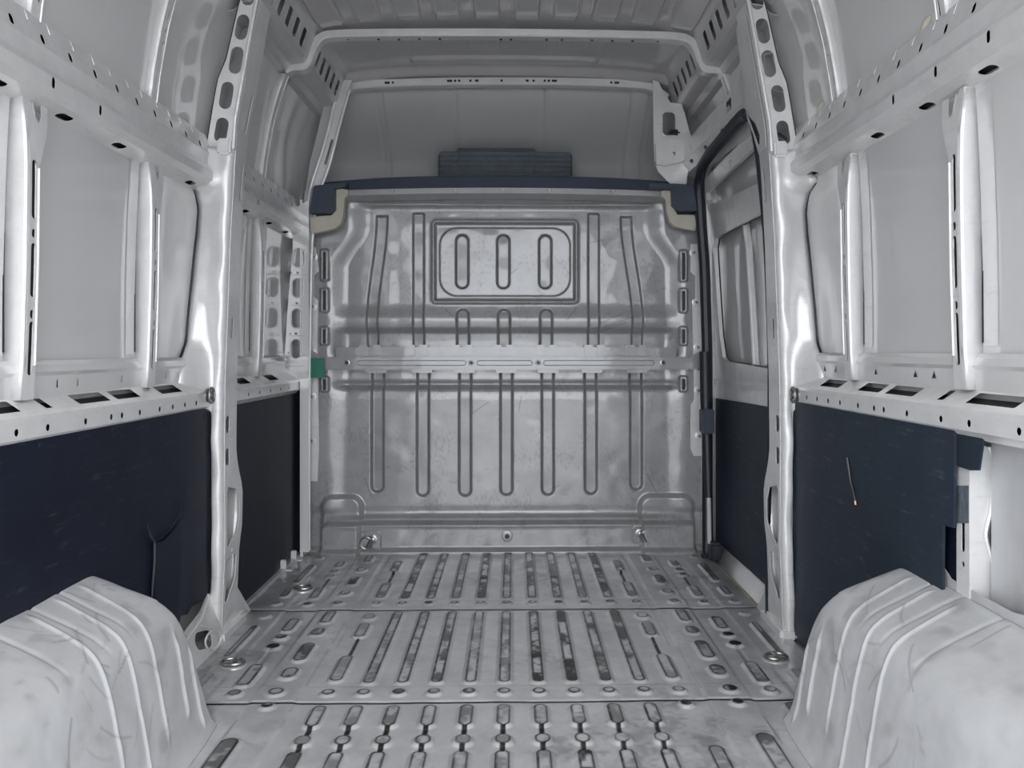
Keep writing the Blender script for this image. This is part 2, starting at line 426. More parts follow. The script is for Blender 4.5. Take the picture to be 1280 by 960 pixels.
# rear light-tight sub pieces: rear door frame ring
fr = MB()
shell([(-1.02, -.14), (1.02, -.14), (1.02, 2.26), (-1.02, 2.26)], [rrect(-.86, .86, .0, 2.03, .12)], lambda u, v: (u, YR, v), .03, fr, step=.3)
fr.build('trim_1', M_white, kind='structure')

# ------------------------------------------------------------------ BULKHEAD
YB = 3.56
def bx(px): return on(1, YB, px, 400)[0]
def bz(py): return on(1, YB, 640, py)[2]
BH = empty('bulkhead', (0, YB, 0), 'pressed steel bulkhead with vertical ribs and a blanked window, closing the cargo floor', 'bulkhead')
def make_bulk():
    xs = np.linspace(-.935, .935, 620); zs = np.linspace(-.005, 1.665, 560)
    X, Z = np.meshgrid(xs, zs, indexing='ij')
    A = np.abs(X)
    n1 = vnoise(X, Z, .012, 11); n2 = vnoise(X, Z, .06, 12); n3 = vnoise(X, Z, .3, 13)
    # half-width of the recessed pan as a function of height
    hw = .835 + .0 * Z
    hw = hw - .10 * sst(1.30, 1.50, Z)
    d = np.zeros_like(X)                      # + towards the cab
    pan = sst(-.0, .10, hw - A + .0)
    d += .03 * pan * sst(.13, .2, Z)
    # upper part leans back above the rail, bulges just above it
    zb = bz(452)
    d += .018 * np.exp(-((Z - bz(400)) / .05) ** 2) * -1 * pan
    d += .03 * sst(bz(462), bz(474), -Z * 1.0 + 2 * bz(468) - bz(468) * 0) * 0
    d += -.02 * (1 - sst(bz(500), bz(466), Z)) * sst(bz(660), bz(640), Z) * pan
    d += .016 * np.exp(-((Z - bz(481)) / .016) ** 2) * pan
    d += .04 * sst(bz(268), bz(240), Z) * 0
    # top: rolls toward the cargo side
    d -= .045 * sst(bz(262), bz(246), Z) * pan
    # corner steps at the top
    for s in (-1, 1):
        dd = sd_rect(X, Z, min(s * .80, s * 1.2), max(s * .80, s * 1.2), bz(298), 3, .06)
        d -= .05 * (1 - sst(-.02, .03, dd)) * pan
    # lower rolls: gentle dish then box along the foot
    d += .012 * np.exp(-((Z - bz(642)) / .02) ** 2)
    dd = sd_rect(X, Z, bx(405), bx(866), -.2, bz(652), .03)
    d -= .045 * (1 - sst(-.008, .010, dd))
    d -= .03 * (1 - sst(.01, .03, Z))
    for s in (-1, 1):
        x0, x1 = (bx(403), bx(452)) if s < 0 else (bx(800), bx(866))
        dd = sd_rect(X, Z, x0, x1, -.2, bz(620), .05); d -= .022 * (1 - sst(-.015, .015, dd))
    dirt = np.zeros_like(X)  # grime and scrapes, plus shading painted along the groove edges
    def groove(dd, depth, e=.013, edge_shade=.42):
        nonlocal d, dirt
        d = d + depth * (1 - sst(-e, .001, dd))
        dirt = np.maximum(dirt, edge_shade * np.exp(-((dd + e * .6) / .0050) ** 2) * (.5 + .6 * n1))  # groove edges darkened in the colour as soft shading
        dirt = np.maximum(dirt, .25 * (dd < -e) * n2)
    # long lower ribs
    for px, pb in ((471, 617), (528, 622), (581, 622), (633, 621), (685, 621), (739, 620), (796, 615)):
        groove(sd_cap(X, Z, bx(px), bz(pb), bz(455), .0335), .02)
    # short upper ribs
    for px in (578, 630, 683):
        groove(sd_cap(X, Z, bx(px), bz(450), bz(385), .034), .02)
    # long straight and swept ribs beside the window
    for px in (522, 743):
        groove(sd_rect(X, Z, bx(px - 8), bx(px + 8), bz(450), bz(264), .01), .016, .010, .5)
    for s, p0, p1 in ((-1, 476, 464), (1, 784, 798)):
        t = sst(bz(400), bz(270), Z); cx = bx(p1) + (bx(p0) - bx(p1)) * t
        groove(np.maximum(np.abs(X - cx) - .030, np.maximum(bz(450) - Z, Z - bz(268))), .016, .011, .4)
    # window blank: raised frame and shallow inner fold
    dw = sd_rect(X, Z, bx(541), bx(721), bz(377), bz(276), .015)
    d -= .014 * np.exp(-(dw / .009) ** 2); d += .010 * (1 - sst(-.012, -.002, dw))
    dirt = np.maximum(dirt, .35 * np.exp(-((dw + .012) / .004) ** 2))
    dw = sd_rect(X, Z, bx(548), bx(714), bz(370), bz(283), .085)
    d -= .008 * (1 - sst(-.006, .0, dw)); dirt = np.maximum(dirt, .75 * np.exp(-((dw - .001) / .0026) ** 2))
    for px in (577, 629, 682):
        dw = sd_cap(X, Z, bx(px), bz(361), bz(291), .034)
        d += .020 * (1 - sst(-.011, .001, dw)); dirt = np.maximum(dirt, .55 * np.exp(-((dw + .008) / .005) ** 2)); dirt = np.maximum(dirt, .5 * (dw < -.014) * sst(.45, .7, n2))
    # step with a crisp fold above the rail
    d += .012 * sst(bz(409), bz(416), -Z + bz(409) + bz(416)) * pan * 0
    d += .014 * (1 - sst(bz(418), bz(408), Z)) * sst(bz(446), bz(440), Z) * pan
    # side slots boxes
    for s in (-1, 1):
        c = bx(406) if s < 0 else bx(854)
        for pa, pb in ((312, 352), (360, 391), (408, 432), (470, 490)):
            dd = sd_rect(X, Z, c - .020, c + .020, bz(pb), bz(pa), .012)
            d -= .012 * (1 - sst(-.006, .004, dd))
            dd = sd_rect(X, Z, c - .0055, c + .0055, bz(pb - 3), bz(pa + 4), .003); dirt = np.maximum(dirt, 1.5 * (dd < 0)); d += .02 * (1 - sst(-.003, .001, dd))  # slot openings coloured fully dark
    # dents, scuffs
    dirt = np.maximum(dirt, .28 * sst(.64, .9, vnoise(X, Z * .5, .006, 17) * .55 + vnoise(X, Z, .10, 18) * .5))
    d += (n3 - .5) * .006 + (n2 - .5) * .0016
    dirt = np.maximum(dirt, .35 * sst(.70, .95, n1 * .5 + n2 * .5))
    dirt = np.maximum(dirt, .5 * np.exp(-((Z - bz(646)) / .008) ** 2) * (n2 * .8 + .2) * (A < .7))
    dirt = np.maximum(dirt, .35 * (1 - sst(.0, .03, Z)) * n2)
    # fork scrapes
    for (px, py, L, a) in ((600, 510, .05, .6), (460, 610, .05, -1.2), (715, 392, .04, .9), (815, 605, .05, -1.1), (690, 612, .04, .5), (640, 340, .03, .7), (745, 300, .04, .2), (772, 403, .07, .35), (768, 408, .06, .35), (764, 398, .06, .4), (565, 395, .05, -.8), (650, 505, .04, 1.4)):
        x = X - bx(px); z = Z - bz(py); u = x * math.cos(a) + z * math.sin(a); w = -x * math.sin(a) + z * math.cos(a)
        dirt = np.maximum(dirt, .7 * np.exp(-(w / .0022) ** 2) * (np.abs(u) < L))
    Y = YB + d
    V, F = grid_mesh(X, Y, Z)
    return mkobj('pressed_panel', V, F[:, ::-1], M_bulk, BH, angle=None, attr=np.clip(dirt, 0, 1))
make_bulk()
# light-tight fill around the pressed panel
m = MB()
shell([(-1.0, -.1), (1.0, -.1), (1.0, 1.2), (.93, 1.66), (-.93, 1.66), (-1.0, 1.2)], [rrect(-.90, .90, .03, 1.60, .05)], lambda u, v: (u, YB + .012, v), .004, m, step=.3)
m.build('edge_flange', M_bulk, BH)
# cross rail with folded slots
m = MB()
zt, zm, zl = bz(446), bz(453), bz(462)
m.box(bx(404), bx(860), YB - .050, YB + .05, zl, zt, .006)
m.build('cross_rail', M_bulk, BH)
m = MB()
for a, c in ((450, 583), (597, 665), (679, 815)):
    pts = stad((bx(a) + bx(c)) / 2, bz(453.5), bx(c) - bx(a), .022)
    m.tube([(p[0], YB - .051, p[1]) for p in pts], .0022, 6, closed=True)
m.build('rail_bead', M_bulk, BH)
for s, a, c in ((-1, 387, 405), (1, 884, 859)):
    m = MB(); f = lambda u, v: (u, YB - .050 if True else 0, v)
    shell([(bx(a), bz(434)), (bx(c), bz(446)), (bx(c), bz(462)), (bx(a), bz(458))], [], f, .02, m, step=.3)
    m.build('rail_end', M_bulk, BH)
m = MB()                                                     # toothed strip above the rail
m.box(bx(420), bx(845), YB - .012, YB + .06, bz(446), bz(434), .002)
for k, px in enumerate((463, 522, 578, 630, 683, 743, 795)):
    m.box(bx(px - 13), bx(px - 3), YB - .02, YB + .03, bz(445), bz(431), .002); m.box(bx(px + 3), bx(px + 13), YB - .02, YB + .03, bz(445), bz(431), .002)
    m.box(bx(px + 22), bx(px + 30), YB - .017, YB + .03, bz(443), bz(435), .002)
m.build('toothed_strip', M_bulk, BH)
for k, px in enumerate((471, 528, 581, 633, 685, 739, 796)):
    m = MB(); m.box(bx(px - 13), bx(px + 13), YB - .035, YB + .03, bz(466), bz(461), .003)
    m.build('rib_tab', M_bulk, BH)
for px, py in ((590, 453), (672, 453), (437, 453), (826, 453)):
    m = MB(); m.disc((bx(px), YB - .050, bz(py)), (0, -1, 0), [(.013, 0), (.013, .002), (.010, .003), (.006, .0035)], 14); m.build('bolt_hole_washer', M_steel, BH)
    m = MB(); m.disc((bx(px), YB - .0535, bz(py)), (0, -1, 0), [(.0075, 0), (.0075, .0012)], 12); m.build('bolt_hole', M_rubber, BH)
# hole in the foot box
m = MB(); m.disc((bx(634), YB - .052, bz(667)), (0, -1, 0), [(.026, 0), (.026, .002), (.018, .004), (.014, .004)], 20); m.build('hole_collar', M_bulk, BH)
m = MB(); m.disc((bx(634), YB - .056, bz(667)), (0, -1, 0), [(.011, 0), (.011, .0015)], 16); m.build('drain_hole', M_rubber, BH)
# flange bolts both sides
for px, py in ((393, 322), (392, 384), (391, 440), (391, 495), (391, 550), (866, 316), (869, 378), (871, 434), (872, 461), (872, 488), (873, 545)):
    m = MB(); c = (bx(px), YB - .018, bz(py))
    m.disc(c, (0, -1, 0), [(.022, -.01), (.020, .003), (.014, .004), (.012, .009), (.006, .0095)], 18)
    m.build('flange_bolt', M_white, BH)
    m = MB(); m.disc((c[0], c[1] - .0095, c[2]), (0, -1, 0), [(.0075, 0), (.006, .004)], 6); m.build('bolt_head', M_steel, BH)
for s in (-1, 1):                                            # bolted strips the flange bolts sit on
    pl = [(396, 310), (400, 340), (394, 345), (394, 372), (399, 376), (398, 425), (400, 560), (398, 600), (384, 600), (386, 310)] if s < 0 else \
         [(862, 305), (862, 340), (868, 345), (868, 372), (864, 376), (866, 470), (866, 500), (862, 505), (862, 560), (866, 570), (884, 570), (880, 305)]
    m = MB(); shell([(bx(a), bz(c)) for a, c in pl], [], lambda u, v: (u, YB - .013, v), .004, m, step=.3, flip=-1)
    m.build('bolted_strip', M_white, BH)
# lashing points in the foot box
for px, py, s in ((464, 673, 1), (802, 667, -1)):
    lp = empty('lashing_point', (bx(px), YB - .05, bz(py)), 'lashing ring in the left foot of the bulkhead' if s > 0 else 'lashing ring in the right foot of the bulkhead', parent=BH)
    x, z = bx(px), bz(py)
    m = MB(); m.tube([(p[0], YB - .051, p[1]) for p in rrect(x - .05, x + .055, z - .035, z + .045, .02)], .004, 8, closed=True); m.build('recess_rim', M_bulk, lp)
    m = MB(); m.tube([(x - s * .012 + .026 * math.cos(t), YB - .060, z - .004 + .026 * math.sin(t)) for t in np.linspace(0, 2 * math.pi, 20)[:-1]], .004, 8, closed=True); m.build('ring', M_steel, lp)
    m = MB(); m.disc((x + s * .018, YB - .05, z + .012), (0, -1, 0), [(.019, -.005), (.019, .004), (.011, .006), (.010, .016), (.004, .018)], 18); m.build('bolt', M_steel, lp)
    m = MB(); m.tube([(x - s * .01, YB - .067, z - .024), (x + s * .012, YB - .069, z + .014)], .005, 6); m.build('latch_bar', M_steel, lp)
# top channel with clips, dark trim with end pads
def topz(px): return 237.5 + ((px - 633) / 205.) ** 2 * 4.0
m = MB(); top = []
for px in np.linspace(428, 842, 30): top.append((bx(px), bz(topz(px))))
V = []; F = []
for x, z in top:
    V += [(x, YB - .055, z - .000), (x, YB - .055, z - .026), (x, YB - .028, z - .048), (x, YB + .05, z - .048), (x, YB + .05, z)]
for i in range(len(top) - 1):
    for k in range(5): a = i * 5 + k; c = i * 5 + (k + 1) % 5; F.append([a, c, c + 5, a + 5])
F += [[0, 1, 2, 3, 4][::-1], [(len(top) - 1) * 5 + k for k in range(5)]]
m.add(V, F); m.build('top_channel', M_bulk, BH, angle=25)
for px in (493, 571, 629, 686, 764):
    m = MB(); m.box(bx(px) - .006, bx(px) + .006, YB - .066, YB - .05, bz(topz(px)) - .022, bz(topz(px)) - .004, .002); m.tube([(bx(px) - .012, YB - .06, bz(topz(px)) - .010), (bx(px) + .012, YB - .06, bz(topz(px)) - .010)], .003, 6); m.build('trim_clip', M_steel, BH)
for s in (-1, 1):
    pl = [(424,240),(440,243),(440,249),(436,253),(434,275),(431,284),(424,290),(412,293),(397,296),(394,290),(394,276),(420,274),(424,268)] if s < 0 else \
         [(846,240),(822,243),(822,249),(827,253),(829,270),(832,280),(838,286),(850,289),(863,291),(865,284),(862,272),(842,272),(838,266),(836,246)]
    m = MB(); shell([(bx(a), bz(c)) for a, c in pl], [], lambda u, v: (u, YB - .048, v), .04, m, step=.3, flip=-1)
    m.build('corner_gusset', M_beige, BH)
m = MB(); N_ = 36; V = []; F = []
for i in range(N_):
    px = 404 + (862 - 404) * i / (N_ - 1); x = bx(px)
    zt_ = bz(221.5 + abs((px - 633) / 225.) ** 2.6 * 9); zb_ = bz(topz(px)) - .001
    V += [(x, YB - .06, zb_), (x, YB - .052, zt_ - .008), (x, YB - .03, zt_), (x, YB + .10, zt_), (x, YB + .10, zb_)]
for i in range(N_ - 1):
    for k in range(5): a = i * 5 + k; c = i * 5 + (k + 1) % 5; F.append([a, a + 5, c + 5, c])
F += [[0, 1, 2, 3, 4], [(N_ - 1) * 5 + k for k in range(5)][::-1]]
m.add(V, F); tr = m.build('top_trim', M_trim, BH, angle=40); tr['label'] = 'blue-black plastic trim along the bulkhead top'
for s in (-1, 1):
    pl = [(402, 240), (440, 236), (440, 240), (426, 243), (426, 268), (421, 273), (396, 273), (400, 243)] if s < 0 else \
         [(838, 236), (868, 238), (868, 269), (842, 269), (834, 262), (833, 243), (805, 240), (806, 236)]
    m = MB(); shell([(bx(a), bz(c)) for a, c in pl], [], lambda u, v: (u, YB - .075, v), .05, m, step=.3, seg=.03, flip=-1)
    o = m.build('trim_end_pad', M_trim, BH); o['label'] = 'blue-black end pad of the top trim'

# ------------------------------------------------------------------ cab side above the bulkhead
m = MB()
xs = np.linspace(-.98, .98, 240); zs = np.linspace(1.35, 2.30, 60); X, Z = np.meshgrid(xs, zs, indexing='ij')
Y = 3.93 - .30 * sst(1.85, 2.17, Z) - .10 * np.abs(X / .95) ** 6
for x_ in (-.62, -.60, -.25, .19, .60, .68): Y += .012 * np.exp(-((X - x_ - .02 * (1.9 - Z) * np.sign(x_)) / .006) ** 2)
Y = np.maximum(Y, 3.60)
V, F = grid_mesh(X, Y, Z)
tag(mkobj('wall_front', V, F[:, ::-1], M_head, angle=None), kind='structure')
m = MB(); m.box(-.97, .97, YB + .06, 4.05, 1.585, 1.60); m.build('trim_2', M_head, kind='structure')
# ribbed foam pad
def pad():
    ol = [(-.335, 0), (-.335, .27), (-.328, .283), (-.318, .287), (-.245, .287), (-.235, .302), (.13, .302), (.14, .290), (.30, .286), (.312, .28), (.315, .27), (.315, 0)]
    Yp = 3.73
    m = MB(); nx = 160; nz = 60
    xs = np.linspace(-.335, .315, nx); V = []; 
    ztop = [lerp_tab([(-.335, .270), (-.318, .287), (-.25, .287), (-.235, .302), (.13, .302), (.14, .289), (.30, .286), (.315, .27)], x) for x in xs]
    X = np.zeros((nx, nz * 2)); Y = X.copy(); Z = X.copy()
    for i, x in enumerate(xs):
        e = min(1, min(x + .335, .315 - x) / .012) ** .5
        for j in range(nz):
            z = ztop[i] * j / (nz - 1)
            w = .012 * abs(math.sin(z / .026 * math.pi / 1.0)) ** .7 + (.006 if -.235 < x < .13 else 0)
            tz = min(1, (ztop[i] - z) / .01 + .05) ** .5
            X[i, j] = x; Y[i, j] = Yp - (.03 + w) * e * tz; Z[i, j] = 1.60 + z
            X[i, 2 * nz - 1 - j] = x; Y[i, 2 * nz - 1 - j] = Yp + .03 * e * tz; Z[i, 2 * nz - 1 - j] = 1.60 + z
    V, F = grid_mesh(X, Y, Z)
    F = F.tolist(); F.append([i for i in range(2 * nz)]); F.append([(nx - 1) * 2 * nz + i for i in range(2 * nz)][::-1])
    o = mkobj('ribbed_pad', V, F, M_foam, angle=50)
    tag(o, 'dark slate foam pad with horizontal ribs standing behind the top of the bulkhead', 'foam pad')
pad()

# ------------------------------------------------------------------ roof bow, header bar, cant rails
def sweep_xz(path, w, y0, y1, wall=True):
    """closed box section following an XZ path (centre line of lower face); w = height of the face"""
    P = [Vector((p[0], p[1])) for p in path]; V = []; F = []
    for i, p in enumerate(P):
        a = P[max(i - 1, 0)]; b = P[min(i + 1, len(P) - 1)]; t = (b - a).normalized(); n = Vector((-t.y, t.x))
        q = p + n * w
        for c, y in ((p + n * .004, y0), (p, y0 + .004), (p, y1 - .004), (p + n * .004, y1), (q, y1), (q, y0)): V.append((c.x, y, c.y))
    for i in range(len(P) - 1):
        for k in range(6): a = i * 6 + k; c = i * 6 + (k + 1) % 6; F.append([a, a + 6, c + 6, c])
    F += [list(range(6)), [(len(P) - 1) * 6 + k for k in range(6)][::-1]]
    return V, F
def smooth_path(P, it=2):
    for _ in range(it):
        Q = [P[0]]
        for a, b in zip(P, P[1:]): Q += [(a[0] * .75 + b[0] * .25, a[1] * .75 + b[1] * .25), (a[0] * .25 + b[0] * .75, a[1] * .25 + b[1] * .75)]
        Q.append(P[-1]); P = Q
    return P
def bow_path(zc):
    half = [(.850, zc - .150), (.835, zc - .138), (.790, zc - .138), (.768, zc - .128), (.752, zc - .095), (.738, zc - .055), (.715, zc - .015), (.66, zc - .006), (.4, zc - .001), (0, zc + .002)]
    return smooth_path([(-x, z) for x, z in half] + [(x, z) for x, z in half[::-1][1:]], 2)
BW = empty('roof_bow', (0, 3.0, 2.0), 'bright grey roof bow arching across the roof just behind the ribbed bay', 'roof bow')
m = MB(); m.add(*sweep_xz(bow_path(2.152), .028, 3.0, 3.05)); m.build('bow_section', M_white, BW, angle=40)
for k, x in enumerate((-.62, -.5, -.42, -.34, -.26, -.02, .02, .16, .22, .34, .42, .5, .6)):
    m = MB(); z = 2.152 - (.001 if abs(x) < .4 else .004); m.disc((x, 3.03, z + .001), (0, 0, -1), [(.005, 0), (.005, .003)], 10); m.build('bow_hole', M_rubber, BW)

def cant(s, name, label):
    T = empty(name, (s * .78, 2.0, 2.0), label, 'roof rail')
    prof = [(s * .70, 2.20), (s * .735, 2.165), (s * .747, 2.140), (s * .773, 2.058), (s * .785, 2.045), (s * .838, 2.036), (s * .855, 2.012), (s * .90, 2.0)]
    L = [0]
    for a, b_ in zip(prof, prof[1:]): L.append(L[-1] + math.hypot(b_[0] - a[0], b_[1] - a[1]))
    c = (L[2] + L[3]) / 2
    holes = []
    ys = [2.625 - .0895 * k for k in range(1, 20)][::-1] + [2.625, 2.714, 2.802, 2.893] + [3.105, 3.19, 3.275, 3.36, 3.445]
    ys = [y for y in ys if y > 1.9]
    for y in ys: holes.append(rrect(c - .034, c + .034, y - .021, y + .021, .01, 3))
    m = MB()
    extrude_y(prof, 2.46, 3.56, .0025, [h for h in holes if min(p[1] for p in h) > 2.48], .12, m, flip=1 if s > 0 else -1)
    extrude_y([(a, b_ + .03) for a, b_ in prof], YR, 2.46, .0025, [h for h in holes if max(p[1] for p in h) < 2.44], .12, m, flip=1 if s > 0 else -1)
    m.build('rail_section', M_roof, T, angle=25)
    # folded bead along the lower shelf
    m = MB(); m.tube([(s * .812, 2.47, 2.041), (s * .812, 2.98, 2.041)], .008, 8, flat=.6); m.build('shelf_bead', M_roof, T)
cant(-1, 'cant_rail', 'slotted grey roof rail along the top of the left wall')
cant(1, 'cant_rail', 'slotted grey roof rail along the top of the right wall')

# header bar over the bulkhead and side hoops running down from it
HB = empty('header_hoop', (0, YB, 0), 'steel hoop with header bar framing the opening above the bulkhead', 'frame')
hp = smooth_path([(-.78, 2.06), (-.735, 2.115), (-.66, 2.132), (-.3, 2.147), (0, 2.150), (.3, 2.150), (.60, 2.140), (.665, 2.130), (.73, 2.08)], 1)
m = MB(); m.add(*sweep_xz(hp, .034, YB - .02, YB + .03)); 
m.box(-.9, .9, YB + .0, YB + .012, 2.185, 2.30)
m.build('header_bar', M_white, HB, angle=40)
for px, w in ((484, .012), (491, .005), (562, .012), (569, .005), (574, .005), (588, .005), (596, .008), (627, .005), (659, .007), (667, .005), (681, .005), (686, .005), (693, .012), (764, .005), (771, .011)):
    m = MB(); p = on(1, YB - .02, px, 100.5); x = p[0]; z = lerp_tab([(a, c) for a, c in hp], x) + .018
    m.box(x - w, x + w, YB - .0225, YB - .019, z - .005, z + .005, .001); m.build('bar_hole', M_rubber, HB, smooth=False)
def by(px, py, Y): p = on(1, Y, px, py); return (p[0], p[2])
# left hoop
m = MB()
o_ = [(440, 100), (437, 109), (428, 135), (420, 170), (411, 208), (402, 236), (394, 262), (388, 300), (386.5, 420), (386, 560), (386, 690), (378, 690), (378, 560), (379, 420), (380, 300), (383, 262), (390, 232), (399, 200), (408, 165), (418, 130), (430, 100)]
shell([by(a, c, 3.50) for a, c in o_], [stad(*by(411, 190, 3.5), .012, .12, -.28)], lambda u, v: (u, 3.50, v), .006, m, step=.2)
m.build('hoop_flange', M_white, HB)
m = MB()
for pts in (((421, 112), (413, 150), (404, 185), (394, 215), (386, 240), (382, 300), (380, 420), (380, 560), (379, 688)), ((437, 112), (427, 145), (419, 178), (410, 212), (399, 238), (390, 280), (387, 420), (386, 560), (386, 688))):
    m.tube([(by(a, c, 3.49)[0], 3.493, by(a, c, 3.49)[1]) for a, c in smooth_path(list(pts), 2)], .0075, 8)
m.build('hoop_bead', M_white, HB)
# outer corner infill left (mottled plate between hoop and wall)
m = MB()
o_ = [(432, 100), (424, 118), (409, 130), (404, 134), (398, 160), (388, 200), (383, 232), (380, 250), (384, 258), (402, 215), (412, 170), (422, 128), (437, 104)]
shell([by(a, c, 3.515) for a, c in o_], [], lambda u, v: (u, 3.515 , v), .006, m, step=.2); m.build('corner_infill', M_arch, HB)
# perforated side plate, left, by the bulkhead
def perf_plate():
    m = MB(); Yp = 3.45
    o_ = [(366, 268), (372, 258), (386, 250), (386, 470), (385, 690), (376, 690), (376, 478), (352, 462), (356, 440), (360, 380), (366, 310)]
    holes = []
    for px, py in ((373.5, 322), (372, 360), (371, 398), (370, 436)):
        c = by(px, py, Yp); holes.append(stad(c[0], c[1], .045, .083))
    for px, py, w in ((372, 341, .012), (377, 340, .006), (364, 341, .006), (371, 379, .012), (370, 417, .012), (376, 416, .006), (363, 417, .006), (360.5, 441, .008), (380, 313, .006)):
        c = by(px, py, Yp); holes.append(rrect(c[0] - w / 2, c[0] + w / 2, c[1] - w / 2.4, c[1] + w / 2.4, w * .2, 2))
    shell([by(a, c, Yp) for a, c in o_], holes, lambda u, v: (u, Yp, v), .003, m, step=.2)
    m.build('perforated_plate', M_skin, PP, angle=30)
    for px, py in ((373.5, 322), (372, 360), (371, 398), (370, 436)):
        m = MB(); c = by(px, py, Yp); m.tube([(p[0], Yp - .001, p[1]) for p in stad(c[0], c[1], .051, .089)], .003, 6, closed=True)
        c2 = by(px, py + 19, Yp)
        m.tube([(c2[0] - .035, Yp - .0005, c2[1] - .01), (c2[0] + .035, Yp - .0005, c2[1] - .01)], .002, 5)
        m.build('hole_rim', M_skin, PP)
PP = empty('corner_post', (-.95, 3.45, 0), 'grey corner post with four oval holes left of the bulkhead', 'post')
perf_plate()
m = MB(); m.box(-.925, -.912, 3.451, 3.54, 0, 1.6, .003); m.build('inner_return', M_white, PP)

# right front upper corner casting with the rounded hole
RC = empty('corner_gusset_plate', (.78, 3.48, 1.75), 'pale corner gusset with a rounded window hole right of the headliner opening', 'gusset')
m = MB(); Yp = 3.47
o_ = [(816, 100), (823, 102), (830, 116), (838, 128), (852, 130), (856, 142), (862, 165), (868, 180), (866, 200), (860, 215), (857, 236), (846, 237), (834, 226), (822, 214), (818, 200), (817, 160)]
c = by(836, 155, Yp)
shell([by(a, c_, Yp) for a, c_ in o_], [rrect(c[0] - .029, c[0] + .029, c[1] - .052, c[1] + .052, .018, 4)], lambda u, v: (u, Yp - .06 * sst(1.83, 1.75, v) * 0, v), .006, m, step=.05)
m.tube([(p[0], Yp - .003, p[1]) for p in rrect(c[0] - .031, c[0] + .031, c[1] - .054, c[1] + .054, .02, 5)], .003, 6, closed=True)
m.build('gusset_sheet', M_white, RC)
m = MB()
pts = [(*by(a, c_, Yp - .02),) for a, c_ in ((819, 180), (830, 177), (845, 174), (858, 170), (864, 182), (866, 195), (850, 203), (832, 207), (820, 206))]
shell(pts, [stad(*by(842, 193, Yp - .02), .013, .018)], lambda u, v: (u, Yp - .03, v), .05, m, step=.2); m.build('fixing_block', M_white, RC)
m = MB(); c = by(840, 166, Yp); m.box(c[0] - .02, c[0] + .035, Yp - .02, Yp + .015, c[1] - .012, c[1] + .012, .01)
m.build('foam_plug', M_rubber, label='small black foam plug poking from the hole of the right corner gusset', cat='foam plug')

# ------------------------------------------------------------------ SIDE: shoulder rails, belt rails
def shoulder(s, y0, y1, dz, label):
    T = empty('shoulder_rail', (s * .95, y0, 1.45 + dz), label, 'rail')
    prof = [(s * .985, 1.600), (s * .955, 1.612), (s * .944, 1.606), (s * .929, 1.545), (s * .932, 1.525), (s * .930, 1.507), (s * .917, 1.488), (s * .918, 1.462), (s * .932, 1.448), (s * .986, 1.432), (s * .990, 1.41)]
    prof = [(x, z + dz) for x, z in prof]
    L = [0]
    for a, b_ in zip(prof, prof[1:]): L.append(L[-1] + math.hypot(b_[0] - a[0], b_[1] - a[1]))
    holes = []
    y = 1.491
    while y < y1 - .05:
        if y > y0 + .03: holes.append(stad((L[2] * .28 + L[3] * .72), y, .021, .014))
        y += .0985
    for y in (1.42, 1.60, 1.78, 2.87): 
        if y0 < y < y1: holes.append(stad((L[6] + L[7]) / 2 - .002, y, .024, .012))
    for y in (1.487, 1.71, 1.945, 2.37, 2.85, 3.12, 3.35):
        if y0 < y < y1: holes.append(stad((L[8] + L[9]) / 2, y, .022, .05))
    m = MB(); extrude_y(prof, y0, y1, .0012, holes, .12, m, flip=1 if s > 0 else -1)
    m.build('rail_section', M_white, T, angle=22)
    m = MB(); extrude_y([(x + s * .014 if i < 9 else x - s * .001, z - (.012 if i < 3 else 0) + (.010 if i > 6 else 0)) for i, (x, z) in enumerate(prof)][1:10], y0 + .01, y1 - .01, .001, (), .3, m, flip=1 if s > 0 else -1); m.build('slot_shade_sheet', M_slot_shade, T, angle=25)  # added dark sheet behind the rail slots, in place of their shade
    m = MB(); y = 1.3
    while y < y1 - .06:
        if y > y0: m.tube([(s * .946, y, 1.606 + dz), (s * .940, y + .004, 1.585 + dz)], .004, 6)
        y += .071 + .03 * R.random()
    if m.v: m.build('spot_welds', M_white, T)['kind'] = 'stuff'
    return T
shoulder(-1, YR, 2.50, 0, 'long shoulder rail on the left wall, from the mid pillar back past the nearest rib')
shoulder(-1, 2.60, 3.50, 0, 'short shoulder rail on the left wall between the mid pillar and the bulkhead')
shoulder(1, YR, 2.50, .035, 'long shoulder rail on the right wall above the lining board')
